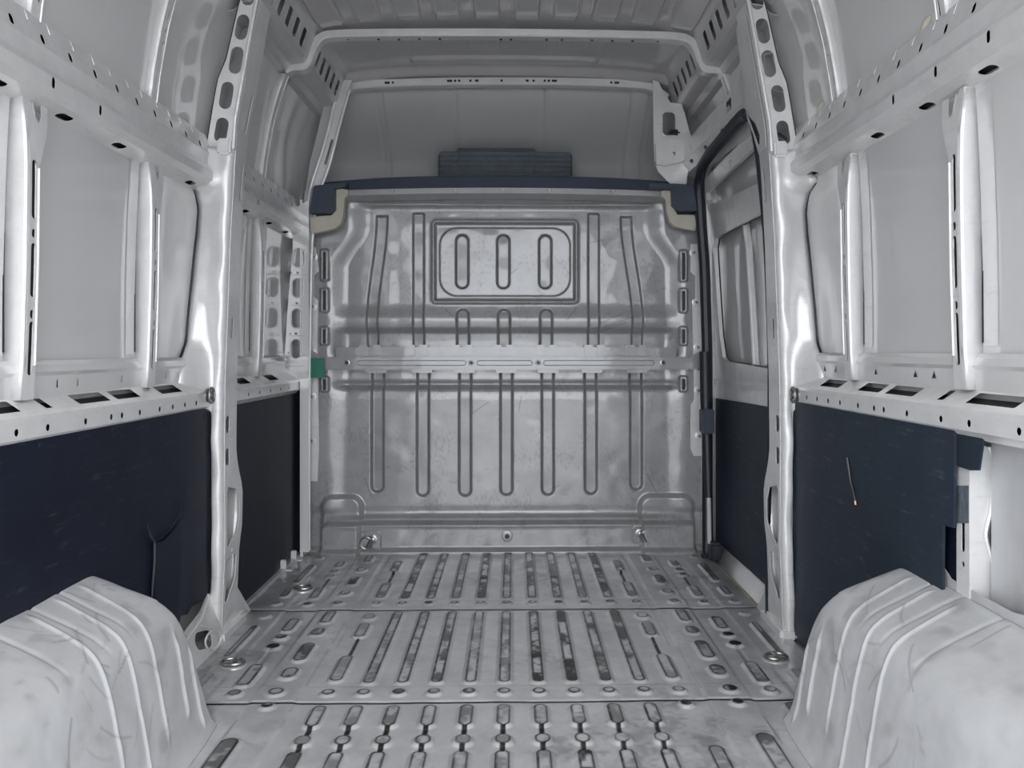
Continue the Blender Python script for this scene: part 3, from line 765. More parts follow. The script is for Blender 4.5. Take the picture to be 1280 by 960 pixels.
def belt(s, y0, y1, dz, label):
    T = empty('belt_rail', (s * .95, y0, .75 + dz), label, 'rail')
    prof = [(s * .988, .742), (s * .945, .736), (s * .935, .746), (s * .929, .752), (s * .929, .786), (s * .933, .794), (s * .939, .799), (s * .984, .829), (s * .990, .845)]
    prof = [(x, z + dz) for x, z in prof]
    L = [0]
    for a, b_ in zip(prof, prof[1:]): L.append(L[-1] + math.hypot(b_[0] - a[0], b_[1] - a[1]))
    holes = []
    c = (L[3] + L[4]) / 2 - .002; cl = (L[6] + L[7]) / 2
    for y in (1.20, 1.35, 1.50, 1.60, 1.74, 1.85, 1.90, 1.99, 2.10, 2.18, 2.26, 2.34, 2.80, 2.92, 3.05, 3.18, 3.3):
        if y0 + .02 < y < y1 - .02: holes.append(stad(c, y, .015, .0135))
    for ya, yb in ((1.39, 1.545), (1.625, 1.65), (1.75, 1.885), (1.915, 2.035), (2.155, 2.29), (2.76, 2.88), (3.10, 3.22)):
        if y0 + .02 < ya and yb < y1 - .02: holes.append(rrect(cl - .018, cl + .018, ya, yb, .004, 2))
    m = MB(); extrude_y(prof, y0, y1, .0012, holes, .12, m, flip=-1 if s > 0 else 1)
    m.build('rail_section', M_white, T, angle=22)
    m = MB(); extrude_y([(s * .985, .748 + dz), (s * .942, .750 + dz), (s * .942, .784 + dz), (s * .983, .812 + dz)], y0 + .01, y1 - .01, .001, (), .3, m, flip=-1 if s > 0 else 1); m.build('slot_shade_sheet', M_slot_shade, T, angle=25)  # dark sheet added inside the belt rail so its holes look black
    return T, prof
belt(-1, YR, 2.47, .0, 'pale belt rail with slots above the rear lining board on the left wall')
belt(-1, 2.56, 3.46, .0, 'short belt rail with slots above the front lining board on the left wall')
belt(1, YR, 2.47, .015, 'pale belt rail with slots above the lining board on the right wall')
for s, Yq, dz in ((-1, 2.445, 0), (1, 2.44, .0)):
    m = MB(); m.disc((s * .93, Yq - .02, .785), (-s, 0, 0), [(.022, 0), (.022, .006), (.014, .008), (.012, .02), (.004, .022)], 14)
    m.tube([(s * .915, Yq - .02 + .02 * math.cos(t), .785 + .024 * math.sin(t)) for t in np.linspace(0, 2 * math.pi, 14)[:-1]], .004, 6, closed=True)
    m.build('hook_bolt', M_steel, label='steel hook bolt at the forward end of the %s belt rail' % ('left' if s < 0 else 'right'), cat='bolt')

# skirt strip above the belt shelf
def skirt(s, y0, y1, dz, label, tri):
    T = empty('window_skirt', (s * .98, y0, .82), label, 'trim strip')
    prof = [(s * .983, .826 + dz), (s * .980, .872 + dz), (s * .974, .880 + dz), (s * .979, .894 + dz), (s * .990, .903 + dz)]
    holes = []
    for y in (1.30, 1.62 + .1, 1.80, 2.0, 2.07 + .05, 2.25, 2.33):
        if y0 < y < y1 - .03:
            holes.append([(.022, y - .012), (.040, y), (.022, y + .012)] if tri else [(.018, y - .003), (.034, y - .003), (.036, y + .004), (.018, y + .006)])
    m = MB(); extrude_y(prof, y0, y1, .002, holes, .12, m, flip=-1 if s > 0 else 1); m.build('strip_section', M_skin, T, angle=25)
skirt(-1, YR, 2.40, 0, 'grey skirt strip with small notches under the left wall skin', False)
skirt(1, YR, 2.40, .015, 'grey skirt strip with triangular holes under the right wall skin', True)
skirt(-1, 2.62, 3.42, 0, 'short grey skirt strip under the skin of the left front bay', False)

# ------------------------------------------------------------------ wall ribs
def rib_lower(s, Y, dz, label, w=.036, gus=True):
    T = empty('wall_rib', (s * .97, Y, .82 + dz), label, 'rib')
    z0, z1 = .825 + dz, 1.445 + dz
    bow = [(z0, .962), (.90 + dz, .956), (1.1 + dz, .950), (1.3 + dz, .9475), (1.38 + dz, .950), (z1, .960)]
    out = [(z0, .990), (.872 + dz, .985), (.885 + dz, 1.0), (1.35 + dz, .992), (z1, .978)]
    # side web facing the rear
    zs = [z0, z0 + .05, z0 + .055, z0 + .08, 1.0, 1.1, 1.2, 1.3, 1.36 + dz, 1.4 + dz, z1]
    V = []; F = []
    for z in zs:
        xi = lerp_tab(bow, z); xo = lerp_tab(out, z)
        V += [(s * xo, Y - .002, z), (s * (xi + .006), Y, z), (s * (xi + .002), Y + .002, z), (s * xi, Y + .007, z)]
    n = len(zs)
    for i in range(n - 1):
        for k in range(3): a = i * 4 + k; F.append([a, a + 1, a + 5, a + 4])
    m = MB(); m.add(V, F)
    o = m.build('rib_web', M_white, T, angle=18); md = o.modifiers.new('sheet', 'SOLIDIFY'); md.thickness = .002; md.offset = 0
    # slotted face
    def fm(y, z): return (s * lerp_tab(bow, z), y, z)
    a, b_ = Y + .006, Y + w
    if gus:
        gw = .085
        ol = [(a, z0), (b_ + .006, z0), (b_ + .004, z0 + .04), (b_, z0 + .09), (b_, 1.30 + dz), (b_ + .02, 1.35 + dz), (b_ + .038, 1.40 + dz), (b_ + .048, z1), (b_ + .026, z1), (b_ + .018, 1.41 + dz), (b_ + .008, 1.395 + dz), (b_ - .006, 1.41 + dz), (b_ - .012, z1), (a, z1)]
    else:
        ol = [(a, z0), (b_, z0), (b_, z1), (a, z1)]
    c = (a + b_) / 2
    holes = [stad(c, 1.255 + dz, .015, .12), stad(c, 1.165 + dz, .012, .018), stad(c, 1.09 + dz, .015, .11), stad(c, 1.0 + dz, .012, .018), stad(c, .93 + dz, .015, .11)]
    m = MB(); shell(ol, holes, fm, .001, m, step=.05, flip=s)
    m.build('slotted_face', M_white, T, angle=30)
    m = MB(); shell([(a, z0 + .05), (b_, z0 + .05), (b_, 1.34 + dz), (a, 1.34 + dz)], [], lambda y, z: (s * (lerp_tab(bow, z) + .008), y, z), .001, m, step=.1, flip=s); m.build('slot_shade_sheet', M_slot_shade, T)  # dark sheet added behind the rib slots to stand for shade
    m = MB(); m.tube([(s * (lerp_tab(bow, z) - .002), b_ - .002, z) for z in np.linspace(z0 + .07, 1.30 + dz, 10)], .003, 6); m.build('edge_bead', M_white, T)
    # far web
    V = []; F = []
    for z in zs:
        V += [(s * lerp_tab(bow, z), b_, z), (s * lerp_tab(out, z), b_ + .004, z)]
    for i in range(n - 1): F.append([i * 2, i * 2 + 1, i * 2 + 3, i * 2 + 2])
    m = MB(); m.add(V, F); o = m.build('far_web', M_white, T); md = o.modifiers.new('sheet', 'SOLIDIFY'); md.thickness = .002; md.offset = 0
    # adhesive strip along the skin beside the rib
    m = MB(); m.box(min(s * 1.0, s * .992), max(s * 1.0, s * .992), Y - .010, Y + .01, .92 + dz, 1.40 + dz, .002); m.build('sealer_strip', M_rubber, T)
    m = MB(); V = [(s * (lerp_tab(SKIN, z) - .006), y, z) for z in np.linspace(.915 + dz, 1.44 + dz, 8) for y in (Y - .055, Y - .006)]
    F = [[2 * i, 2 * i + 1, 2 * i + 3, 2 * i + 2] for i in range(7)]; m.add(V, F); m.build('backing_strip', M_white, T, angle=None)
    # top tab
    m = MB(); xi = .958; m.box(min(s * xi, s * (xi + .02)), max(s * xi, s * (xi + .02)), Y + .001, Y + .022, z1 - .01, z1 + .006, .002); m.build('top_tab', M_white, T)
    return T
rib_lower(-1, 1.565, 0, 'white slotted wall rib on the left wall nearest the camera, under the shoulder rail')
rib_lower(-1, 2.10, 0, 'white slotted wall rib on the left wall just behind the mid pillar')
rib_lower(-1, 3.0, 0, 'narrow bright wall rib in the left front bay beyond the mid pillar', w=.04)
rib_lower(1, 1.565, .02, 'white slotted wall rib on the right wall nearest the camera, under the shoulder rail')
rib_lower(1, 2.10, .02, 'white slotted wall rib on the right wall just behind the mid pillar')
def rib_upper(s, Y, z0, z1, label, w=.034):
    T = empty('upper_rib', (s * .95, Y, z0), label, 'rib')
    inn = [(1.58, .946), (1.68, .934), (1.80, .913), (1.90, .888), (2.02, .845)]
    if z1 > 2.05: inn.append((2.1, .80))
    def xi(z): return lerp_tab(inn, z)
    zs = np.linspace(z0, z1, 12); V = []; F = []
    for z in zs:
        x = xi(z); V += [(s * (lerp_tab(SKIN, z) + .004), Y - .002, z), (s * (x + .006), Y, z), (s * (x + .001), Y + .003, z), (s * x, Y + .008, z)]
    for i in range(11):
        for k in range(3): a = i * 4 + k; F.append([a, a + 1, a + 5, a + 4])
    m = MB(); m.add(V, F); o = m.build('rib_web', M_white, T, angle=18); md = o.modifiers.new('sheet', 'SOLIDIFY'); md.thickness = .002; md.offset = 0
    a, b_ = Y + .007, Y + w; c = (a + b_) / 2 + .004
    holes = [stad(c, 1.70, .014, .13), stad(c, 1.79, .012, .016), stad(c, 1.885, .014, .13)]
    m = MB(); shell([(a, z0), (b_, z0), (b_, z1), (a, z1)], holes, lambda y, z: (s * xi(z), y, z), .001, m, step=.05, flip=s); m.build('slotted_face', M_white, T, angle=30)
    m = MB(); shell([(a, z0), (b_, z0), (b_, z1), (a, z1)], [], lambda y, z: (s * (xi(z) + .008), y, z), .001, m, step=.05, flip=s); m.build('slot_shade_sheet', M_slot_shade, T)  # same added shade sheet behind the upper rib slots
    V = []; F = []
    for z in zs: V += [(s * xi(z), b_, z), (s * (lerp_tab(SKIN, z) + .004), b_ + .004, z)]
    for i in range(11): F.append([i * 2, i * 2 + 1, i * 2 + 3, i * 2 + 2])
    m = MB(); m.add(V, F); o = m.build('far_web', M_white, T); md = o.modifiers.new('sheet', 'SOLIDIFY'); md.thickness = .002; md.offset = 0
    m = MB(); m.tube([(s * (xi(z) - .001), b_ - .001, z) for z in np.linspace(z0, z1, 12)], .0028, 6); m.build('edge_bead', M_white, T)
rib_upper(-1, 1.565, 1.60, 2.02, 'upper rib on the left wall at the top edge, above the nearest wall rib')
rib_upper(-1, 2.08, 1.60, 2.02, 'upper rib on the left wall above the second wall rib')
rib_upper(-1, 2.995, 1.575, 2.0, 'upper rib of the left front bay leading up to the roof bow')
rib_upper(1, 1.60, 1.635, 2.02, 'upper rib on the right wall at the top edge, above the nearest wall rib')
rib_upper(1, 2.14, 1.635, 2.02, 'upper rib on the right wall above the second wall rib')
rib_upper(1, 2.995, 1.82, 2.02, 'short upper rib between the sliding door header and the roof bow')

# ------------------------------------------------------------------ mid pillars
XI = [(0, .905), (.30, .893), (.64, .895), (.85, .892), (1.05, .884), (1.28, .876), (1.53, .861), (1.66, .852), (2.02, .788), (2.1, .77), (2.2, .72)]
def pillar(s, label):
    T = empty('mid_pillar', (s * .92, 2.5, 0), label, 'pillar')
    xi = lambda z: lerp_tab(XI, z)
    YN = 2.455
    # lower leg + window-height part: rear-facing cheek lofted with a rolled corner
    OUT = [(0.02, (.935, 2.50)), (.10, (.930, 2.47)), (.73, (.930, 2.462)), (.80, (.985, 2.33)), (.86, (.986, 2.34)), (.95, (.99, 2.42)), (1.1, (.99, 2.45)), (1.30, (.985, 2.485)), (1.38, (.982, 2.49)), (1.43, (.98, 2.46)), (1.455, (.978, 2.38)), (1.52, (.955, 2.42)), (1.57, (.94, 2.44))]
    def outp(z):
        for (a, p), (c, q) in zip(OUT, OUT[1:]):
            if z <= c: t = max(0, (z - a) / (c - a)); return (p[0] + (q[0] - p[0]) * t, p[1] + (q[1] - p[1]) * t)
        return OUT[-1][1]
    zs = np.linspace(.02, 1.57, 110); V = []; F = []; n = 13
    for z in zs:
        xo, yo = outp(z); x = xi(z); wob = .003 * math.sin(z * 37) + .003 * math.sin(z * 17 + s)
        P0 = (xo, yo); P1 = (x + .030, YN - .004 + wob); P2 = (x + .004, YN + .002); P3 = (x, YN + .02)
        # rolled section; a shallow trough between flange and nose above the belt
        sec = [P0, (P0[0] * .75 + P1[0] * .25, P0[1] * .8 + P1[1] * .2), (P0[0] * .5 + P1[0] * .5, P0[1] * .45 + P1[1] * .55 + .004), (P0[0] * .25 + P1[0] * .75, P0[1] * .2 + P1[1] * .8 + .006), P1]
        for k in range(1, n - 4):
            t = k / (n - 5); a = (1 - t)
            sec.append((a ** 3 * P1[0] + 3 * a * a * t * (x + .012) + 3 * a * t * t * x + t ** 3 * P3[0], a ** 3 * P1[1] + 3 * a * a * t * (YN - .008) + 3 * a * t * t * (YN - .002) + t ** 3 * P3[1]))
        for p in sec[:n]: V.append((s * p[0], p[1], z))
        m_ = len(sec[:n])
    for i in range(len(zs) - 1):
        for k in range(m_ - 1): a = i * m_ + k; F.append([a, a + 1, a + 1 + m_, a + m_])
    m = MB(); m.add(V, F); o = m.build('rear_cheek', M_white, T, angle=None); md = o.modifiers.new('sheet', 'SOLIDIFY'); md.thickness = .003; md.offset = 0
    # dark gap line of the skin aperture
    m = MB(); m.tube([(s * (outp(z)[0] + .003), outp(z)[1] - .004, z) for z in np.linspace(.835, 1.45, 40)], .0035, 6); m.build('aperture_gap', M_rubber, T)
    # inner face with openings
    Y2 = [(0, 2.70), (.05, 2.62), (.10, 2.60), (.28, 2.60), (.34, 2.625), (.46, 2.632), (.52, 2.60), (.58, 2.575), (.80, 2.575), (1.5, 2.56), (1.62, 2.57), (1.75, 2.58), (2.2, 2.57)]
    y2 = lambda z: lerp_tab(Y2, z)
    Y1 = YN + .016
    zz = np.linspace(.0, 2.19, 60)
    ol = [(Y1, 0), ] + [(y2(z), z) for z in zz] + [(Y1, 2.19)]
    holes = [rrect(Y1 + .008, Y1 + .042, .66, .715, .014, 4), rrect(Y1 + .008, Y1 + .042, .555, .61, .014, 4),
             [(Y1 + .018, .30), (Y1 + .028, .29), (2.585, .335), (2.60, .36), (2.60, .42), (2.575, .465), (Y1 + .03, .485), (Y1 + .018, .47)],
             [(Y1 + .018, .12), (Y1 + .03, .11), (2.56, .16), (2.575, .18), (2.575, .245), (2.55, .26), (Y1 + .018, .25)],
             stad(2.515, .635, .008, .016), stad(2.53, .275, .01, .012), stad(2.51, 1.06, .010, .02), rrect(2.503, 2.523, .965, 1.03, .004, 2), stad(2.505, .88, .007, .014),
             stad(2.535, 1.475, .014, .12, -.08), stad(2.545, 1.70, .016, .13, -.12)]
    m = MB(); shell(ol, holes, lambda y, z: (s * xi(z), y, z), .003, m, step=.06, seg=.04, flip=s); m.build('inner_face', M_white, T, angle=30)
    # outer return seen through the openings
    m = MB(); V = []; F = []
    for z in zz: V += [(s * (xi(z)), y2(z), z), (s * .99 if z < 1.5 else s * (lerp_tab(SKIN, z)), y2(z) + .02, z)]
    for i in range(len(zz) - 1): F.append([2 * i, 2 * i + 1, 2 * i + 3, 2 * i + 2])
    m.add(V, F); o = m.build('front_return', M_skin, T); md = o.modifiers.new('sheet', 'SOLIDIFY'); md.thickness = .003; md.offset = 0
    # upper perforated plate
    zz2 = np.linspace(1.565, 2.17, 20)
    def xo(z): return lerp_tab([(1.565, .945), (1.66, .93), (1.75, .915), (1.80, .905), (1.84, .884), (2.02, .843), (2.17, .80)], z)
    ol = [(xi(z), z) for z in zz2] + [(xo(z), z) for z in zz2[::-1]]
    holes = []
    for z, h in ((1.625, .080), (1.735, .088), (1.847, .088), (1.952, .082), (2.055, .07)):
        cx = (xi(z) + .004 + .0 + .5 * .076) if z < 1.8 else (xi(z) + .5 * .062)
        holes.append(stad(cx, z, .040, h, math.atan2(-(XI[-3][1] - .852) * -1, -.36) * 0 + .16))
    m = MB(); shell(ol, holes, lambda x, z: (s * x, YN, z), .003, m, step=.06, seg=.04, flip=s); m.build('perforated_plate', M_white, T, angle=30)
    m = MB(); m.tube([(s * (xi(z) + .001), YN, z) for z in zz2], .006, 8); m.build('plate_roll', M_white, T)
    m = MB(); m.tube([(s * xo(z), YN + .002, z) for z in zz2], .0028, 6); m.build('edge_gap', M_rubber, T)
    # collar where pillar meets shoulder rail
    m = MB(); m.box(min(s * .862, s * .905), max(s * .862, s * .905), YN - .02, YN + .01, 1.545, 1.595, .006); m.build('collar', M_white, T)
    # foot
    m = MB(); m.box(min(s * .885, s * .94), max(s * .885, s * .94), YN - .012, 2.66, -.01, .035, .01); m.build('foot', M_white, T)
    m = MB(); V = [(s * .90, YN + .14, .14), (s * .90, 2.74, .005), (s * .90, YN + .14, .005)]
    m.add(V + [(v[0] + s * .004, v[1], v[2]) for v in V], [[0, 1, 2], [5, 4, 3], [0, 3, 4, 1], [1, 4, 5, 2], [2, 5, 3, 0]]); m.build('foot_web', M_white, T)
    return T
pillar(-1, 'full-height left pillar with oval holes at the top, dividing the two lining boards')
pillar(1, 'full-height right pillar with oval holes at the top, behind the sliding door opening')
m = MB(); m.tube([(.858, 2.50, 1.63), (.885, 2.47, 1.612), (.905, 2.462, 1.60)], [.014, .018, .012], 10)
m.build('foam_plug', M_rubber, label='black foam lump in the lowest oval hole of the right pillar', cat='foam plug')

# gusset behind left arch at the pillar foot
G = empty('foot_gusset', (-.90, 2.3, 0), 'crumpled white gusset with an oval opening between the left wheel arch and pillar foot', 'gusset')
m = MB()
def gp(u, v): return (-.945 + .06 * (1 - v / .2) * (1 if v < .2 else 0) , u, v)
shell([(2.0, .0), (2.46, .0), (2.47, .14), (2.44, .16), (2.36, .13), (2.28, .12), (2.15, .10), (2.0, .16)], [stad(2.33, .055, .11, .05, -.25)], gp, .003, m, step=.04); m.build('gusset_sheet', M_white, G)
m = MB(); m.tube([(gp(2.33 + .06 * math.cos(t), 0)[0] + .012 - .05 * 0, 2.33 + .06 * math.cos(t), .055 + .028 * math.sin(t) - .015 * math.cos(t)) for t in np.linspace(0, 2 * math.pi, 20)[:-1]], .003, 6, closed=True)
m.build('opening_lip', M_white, G)
m = MB(); m.tube([(-.895, 2.15, .10), (-.90, 2.3, .125), (-.93, 2.43, .15)], .006, 6); m.tube([(-.90, 2.28, .12), (-.885, 2.40, .06)], .004, 6); m.build('crease', M_white, G)

# ------------------------------------------------------------------ lining boards
def board(name, s, X, ol_px, mat, label, thick=.006, holes=(), extra=None):
    ol = [(lambda p: (p[1], p[2]))(on(0, s * X, a, c)) for a, c in ol_px]
    ol = [(y, max(z, .003)) for y, z in ol]
    m = MB(); shell(ol, [], lambda y, z: (s * (X - (extra(y, z) if extra else 0)), y, z), thick, m, step=.06, flip=s)
    return tag(m.build(name, mat, angle=30), label, 'lining board')
# left rear (comes from behind the camera)
ol = [(-330, 616), (0, 556), (100, 538), (180, 523.5), (240, 512.5), (254, 511), (261, 516), (264, 530), (267, 640), (269, 745), (262, 740), (250, 752), (238, 758), (232, 768), (222, 770), (215, 790), (-330, 1100)]
ol3 = [(lambda p: (p[1], p[2]))(on(0, -.938, a, c)) for a, c in ol]
def bulge(y, z): return .010 * math.exp(-((y - 2.19) / .05) ** 2) * (z < .42) * min(1, max(0, (.45 - z) / .1))
m = MB(); shell([(y, max(z, .10)) for y, z in ol3], [], lambda y, z: (-(.938 - bulge(y, z)), y, z), .005, m, step=.05, flip=-1)
LB = m.build('lining_board', M_board, label='long navy lining board on the left wall behind the left wheel arch', cat='lining board')
def LBp(px, py, X=-.931): return on(0, X, px, py)
def crack(name, pts, X, parent, r=.0022):
    m = MB(); m.tube([on(0, X, a, c) for a, c in pts], [r * .3] + [r] * (len(pts) - 2) + [r * .3], 5); return m.build(name, M_rubber, parent)
crack('crack', [(184, 655), (187, 668), (193, 678), (193, 700), (191, 730), (189, 760)], -.9375 + .012, LB, .004)
crack('crack', [(193, 678), (202, 672), (215, 660), (226, 640), (232, 608)], -.9375 + .012, LB, .002)
def scratch(pts, X, parent, r=.0008):
    m = MB(); m.tube([on(0, X, a, c) for a, c in pts], [r * .2] + [r] * (len(pts) - 2) + [r * .2], 4); m.build('scratch', M_scratch, parent)
for P in (((2, 592), (12, 590), (22, 592)), ((6, 600), (14, 602), (24, 604)), ((58, 657), (66, 655), (74, 656)), ((80, 728), (92, 722), (104, 714)), ((24, 752), (40, 746), (56, 741)), ((100, 566), (106, 560), (113, 557)), ((104, 568), (114, 566), (122, 567)), ((128, 640), (134, 646), (140, 650))):
    scratch(P, -.9368, LB)
pf = [(196, 678), (206, 676), (228, 650), (232, 612), (226, 700), (220, 768), (192, 768)]
m = MB(); shell([(lambda p: (p[1], p[2]))(on(0, -.922, a, c)) for a, c in pf], [], lambda y, z: (-(.926 - .02 * max(0, .42 - z)), y, z), .004, m, step=.04, flip=-1)
m.build('broken_flap', M_board, LB)['label'] = 'split flap bulging out of the board'
for px, py in ((50, 557), (100, 548), (140, 541), (176, 533), (207, 527), (256, 520), (260, 543), (262, 560), (264, 620), (265, 640)):
    m = MB(); p = on(0, -.9335, px, py); m.disc(p, (1, 0, 0), [(.007, 0), (.006, .002), (.002, .0025)], 10); m.build('rivet', M_board, LB)
# left front
ol = [(289, 502), (300, 501), (340, 494), (377, 487.5), (378, 520), (379, 600), (380, 682), (372, 690), (352, 706), (340, 720), (330, 733), (318, 745), (309, 756), (303, 764), (297, 766), (288, 766)]
LF = board('lining_board', -1, .952, ol, M_board, 'short navy lining board on the left wall between the pillar and the bulkhead')
crack('crack', [(294, 706), (301, 702), (312, 700), (320, 697), (330, 696)], -.9515, LF, .003)
for pts in (((292, 738), (306, 716), (313, 700)), ((326, 728), (330, 716), (337, 706), (345, 700)), ((360, 700), (368, 690), (370, 675), (372, 650))):
    crack('crease', list(pts), -.9505, LF, .0018)
m = MB()                                                  # ragged lower cut of the board, three floor tabs stand in front of it
for (px, py) in ((352, 712), (365, 700), (377, 688)):
    p = on(0, -.945, px, py); m = MB(); m.box(-.957, -.925, p[1] - .012, p[1] + .012, .0, .045, .004); m.box(-.935, -.90, p[1] - .012, p[1] + .012, .0, .006, .002)
    m.build('edge_tab', M_white, floor)
m = MB(); m.box(-.952, -.925, 2.62, 3.5, -.01, .012, .004); m.build('edge_flange', M_floor, floor)
# right rear
ol = [(994, 500), (1050, 509), (1120, 521.5), (1196, 535), (1196, 600), (1195, 660), (1182, 656), (1181, 720), (1182, 800), (1010, 811), (1004, 806), (999, 795), (990, 793), (982, 780), (987, 770), (990, 700), (993, 600)]
RB = board('lining_board', 1, .938, ol, M_board2, 'large slate lining board with scratches on the right wall behind the right wheel arch')
for px, py in ((1018, 512), (1044, 517), (1074, 520), (1106, 525), (1135, 535), (1143, 538), (1189, 541), (1064, 631), (1131, 706)):
    m = MB(); p = on(0, .9335, px, py); m.disc(p, (-1, 0, 0), [(.007, 0), (.006, .002), (.002, .0025)], 10); m.build('rivet', M_board2, RB)
m = MB(); m.tube([on(0, .930, a, c) for a, c in ((1059, 572), (1061, 585), (1063, 600), (1067, 616), (1069, 626))], .0035, 6)
wr = empty('loose_wire', on(0, .930, 1069, 630), 'short black wire with brass tip on the slate board of the right wall', 'wire')
m.build('wire', M_wire, wr)
m = MB(); m.tube([on(0, .928, a, c) for a, c in ((1069, 626), (1069.5, 631))], .003, 6); m.build('brass_tip', M_copper, wr)
crack('board_crack', [(1035, 598), (1035, 602), (1033, 608)], .9365, RB, .003)
def scratch(pts, X, parent, r=.0009):
    m = MB(); m.tube([on(0, X, a, c) for a, c in pts], [r * .2] + [r] * (len(pts) - 2) + [r * .2], 4); m.build('scratch', M_scratch, parent)
for P in (((1144, 590), (1160, 594), (1172, 597), (1185, 602)), ((1146, 592), (1156, 593.5), (1166, 598)), ((1133, 624), (1150, 629), (1168, 634), (1188, 642)), ((1140, 626), (1155, 631), (1172, 638)), ((1150, 628), (1165, 636), (1180, 645)), ((1124, 668), (1124.5, 672), (1125, 678)), ((1040, 690), (1060, 696), (1075, 703)), ((1020, 560), (1032, 563), (1040, 566)), ((1090, 570), (1096, 573), (1104, 575)), ((1060, 725), (1075, 728), (1084, 733))):
    scratch(P, .9368, RB)
# second layer offcut pieces right
ol = [(1190, 534), (1231, 541), (1230, 560), (1226, 588), (1215, 588), (1203, 584), (1196, 582), (1190, 583)]
board('lining_board', 1, .943, ol, M_board2, 'curled corner piece of slate board at the rear end of the right belt rail', thick=.004, extra=lambda y, z: .03 * max(0, .70 - z))
ol = [(1190, 607), (1213, 607), (1213, 654), (1190, 654)]
sb = board('board_strip', 1, .95, ol, M_foam, 'grey strip of board poking out behind the right slate board', thick=.004)
m = MB(); m.box(.958, .964, 1.58, 2.0, .2, .70, .002)
m.build('inner_backing_board', M_board, label='dark backing board glimpsed behind the right slate board', cat='board')

# rear lower post right with wavy edge
RP = empty('rear_post', (.97, 1.45, .3), 'white lower post with a wavy edge at the right frame edge above the wheel arch', 'post')
o_ = [(1213, 556), (1238, 558), (1243, 566), (1245, 572), (1244, 600), (1244, 632), (1236, 660), (1235, 672), (1240, 690), (1247, 712), (1248, 760), (1213, 760)]
m = MB(); Yp = 1.53
shell([(by(a, c, Yp)[0], by(a, c, Yp)[1]) for a, c in o_], [], lambda x, z: (x, Yp, z), .003, m, step=.03); m.build('post_web', M_white, RP)
m = MB(); m.tube([(by(a, c, Yp)[0], Yp - .002, by(a, c, Yp)[1]) for a, c in smooth_path([(1238, 558), (1243, 566), (1245, 580), (1244, 632), (1236, 660), (1235, 672), (1241, 692), (1247, 712), (1248, 760)], 2)], .004, 6); m.build('edge_gap', M_rubber, RP)
m = MB(); m.tube([(by(a, c, Yp)[0] - .006, Yp - .004, by(a, c, Yp)[1]) for a, c in smooth_path([(1238, 558), (1242, 566), (1244, 580), (1243, 632), (1235, 660), (1234, 672), (1240, 692), (1246, 712), (1247, 760)], 2)], .004, 6); m.build('edge_roll', M_white, RP)
x0 = by(1213, 600, Yp)[0]
m = MB(); shell([(Yp, .35), (Yp + .045, .35), (Yp + .045, .74), (Yp, .74)], [stad(Yp + .022, .55, .012, .07), stad(Yp + .022, .61, .01, .012), stad(Yp + .022, .49, .01, .012)], lambda y, z: (x0, y, z), .002, m, step=.1); m.build('slotted_face', M_white, RP)
# pressed inner quarter panel behind the post
m = MB(); ys = np.linspace(.75, 1.52, 50); zs = np.linspace(.30, .77, 40); Yg, Zg = np.meshgrid(ys, zs, indexing='ij')
Xg = .985 - .014 * (1 - sst(-.03, .03, sd_rect(Yg, Zg, .9, 1.42, .36, .70, .08))) + .0 * Yg
V, F = grid_mesh(Xg, Yg, Zg); tag(mkobj('quarter_panel', V, F, M_arch, angle=None), 'pale pressed quarter panel at the right frame edge behind the post', 'panel')

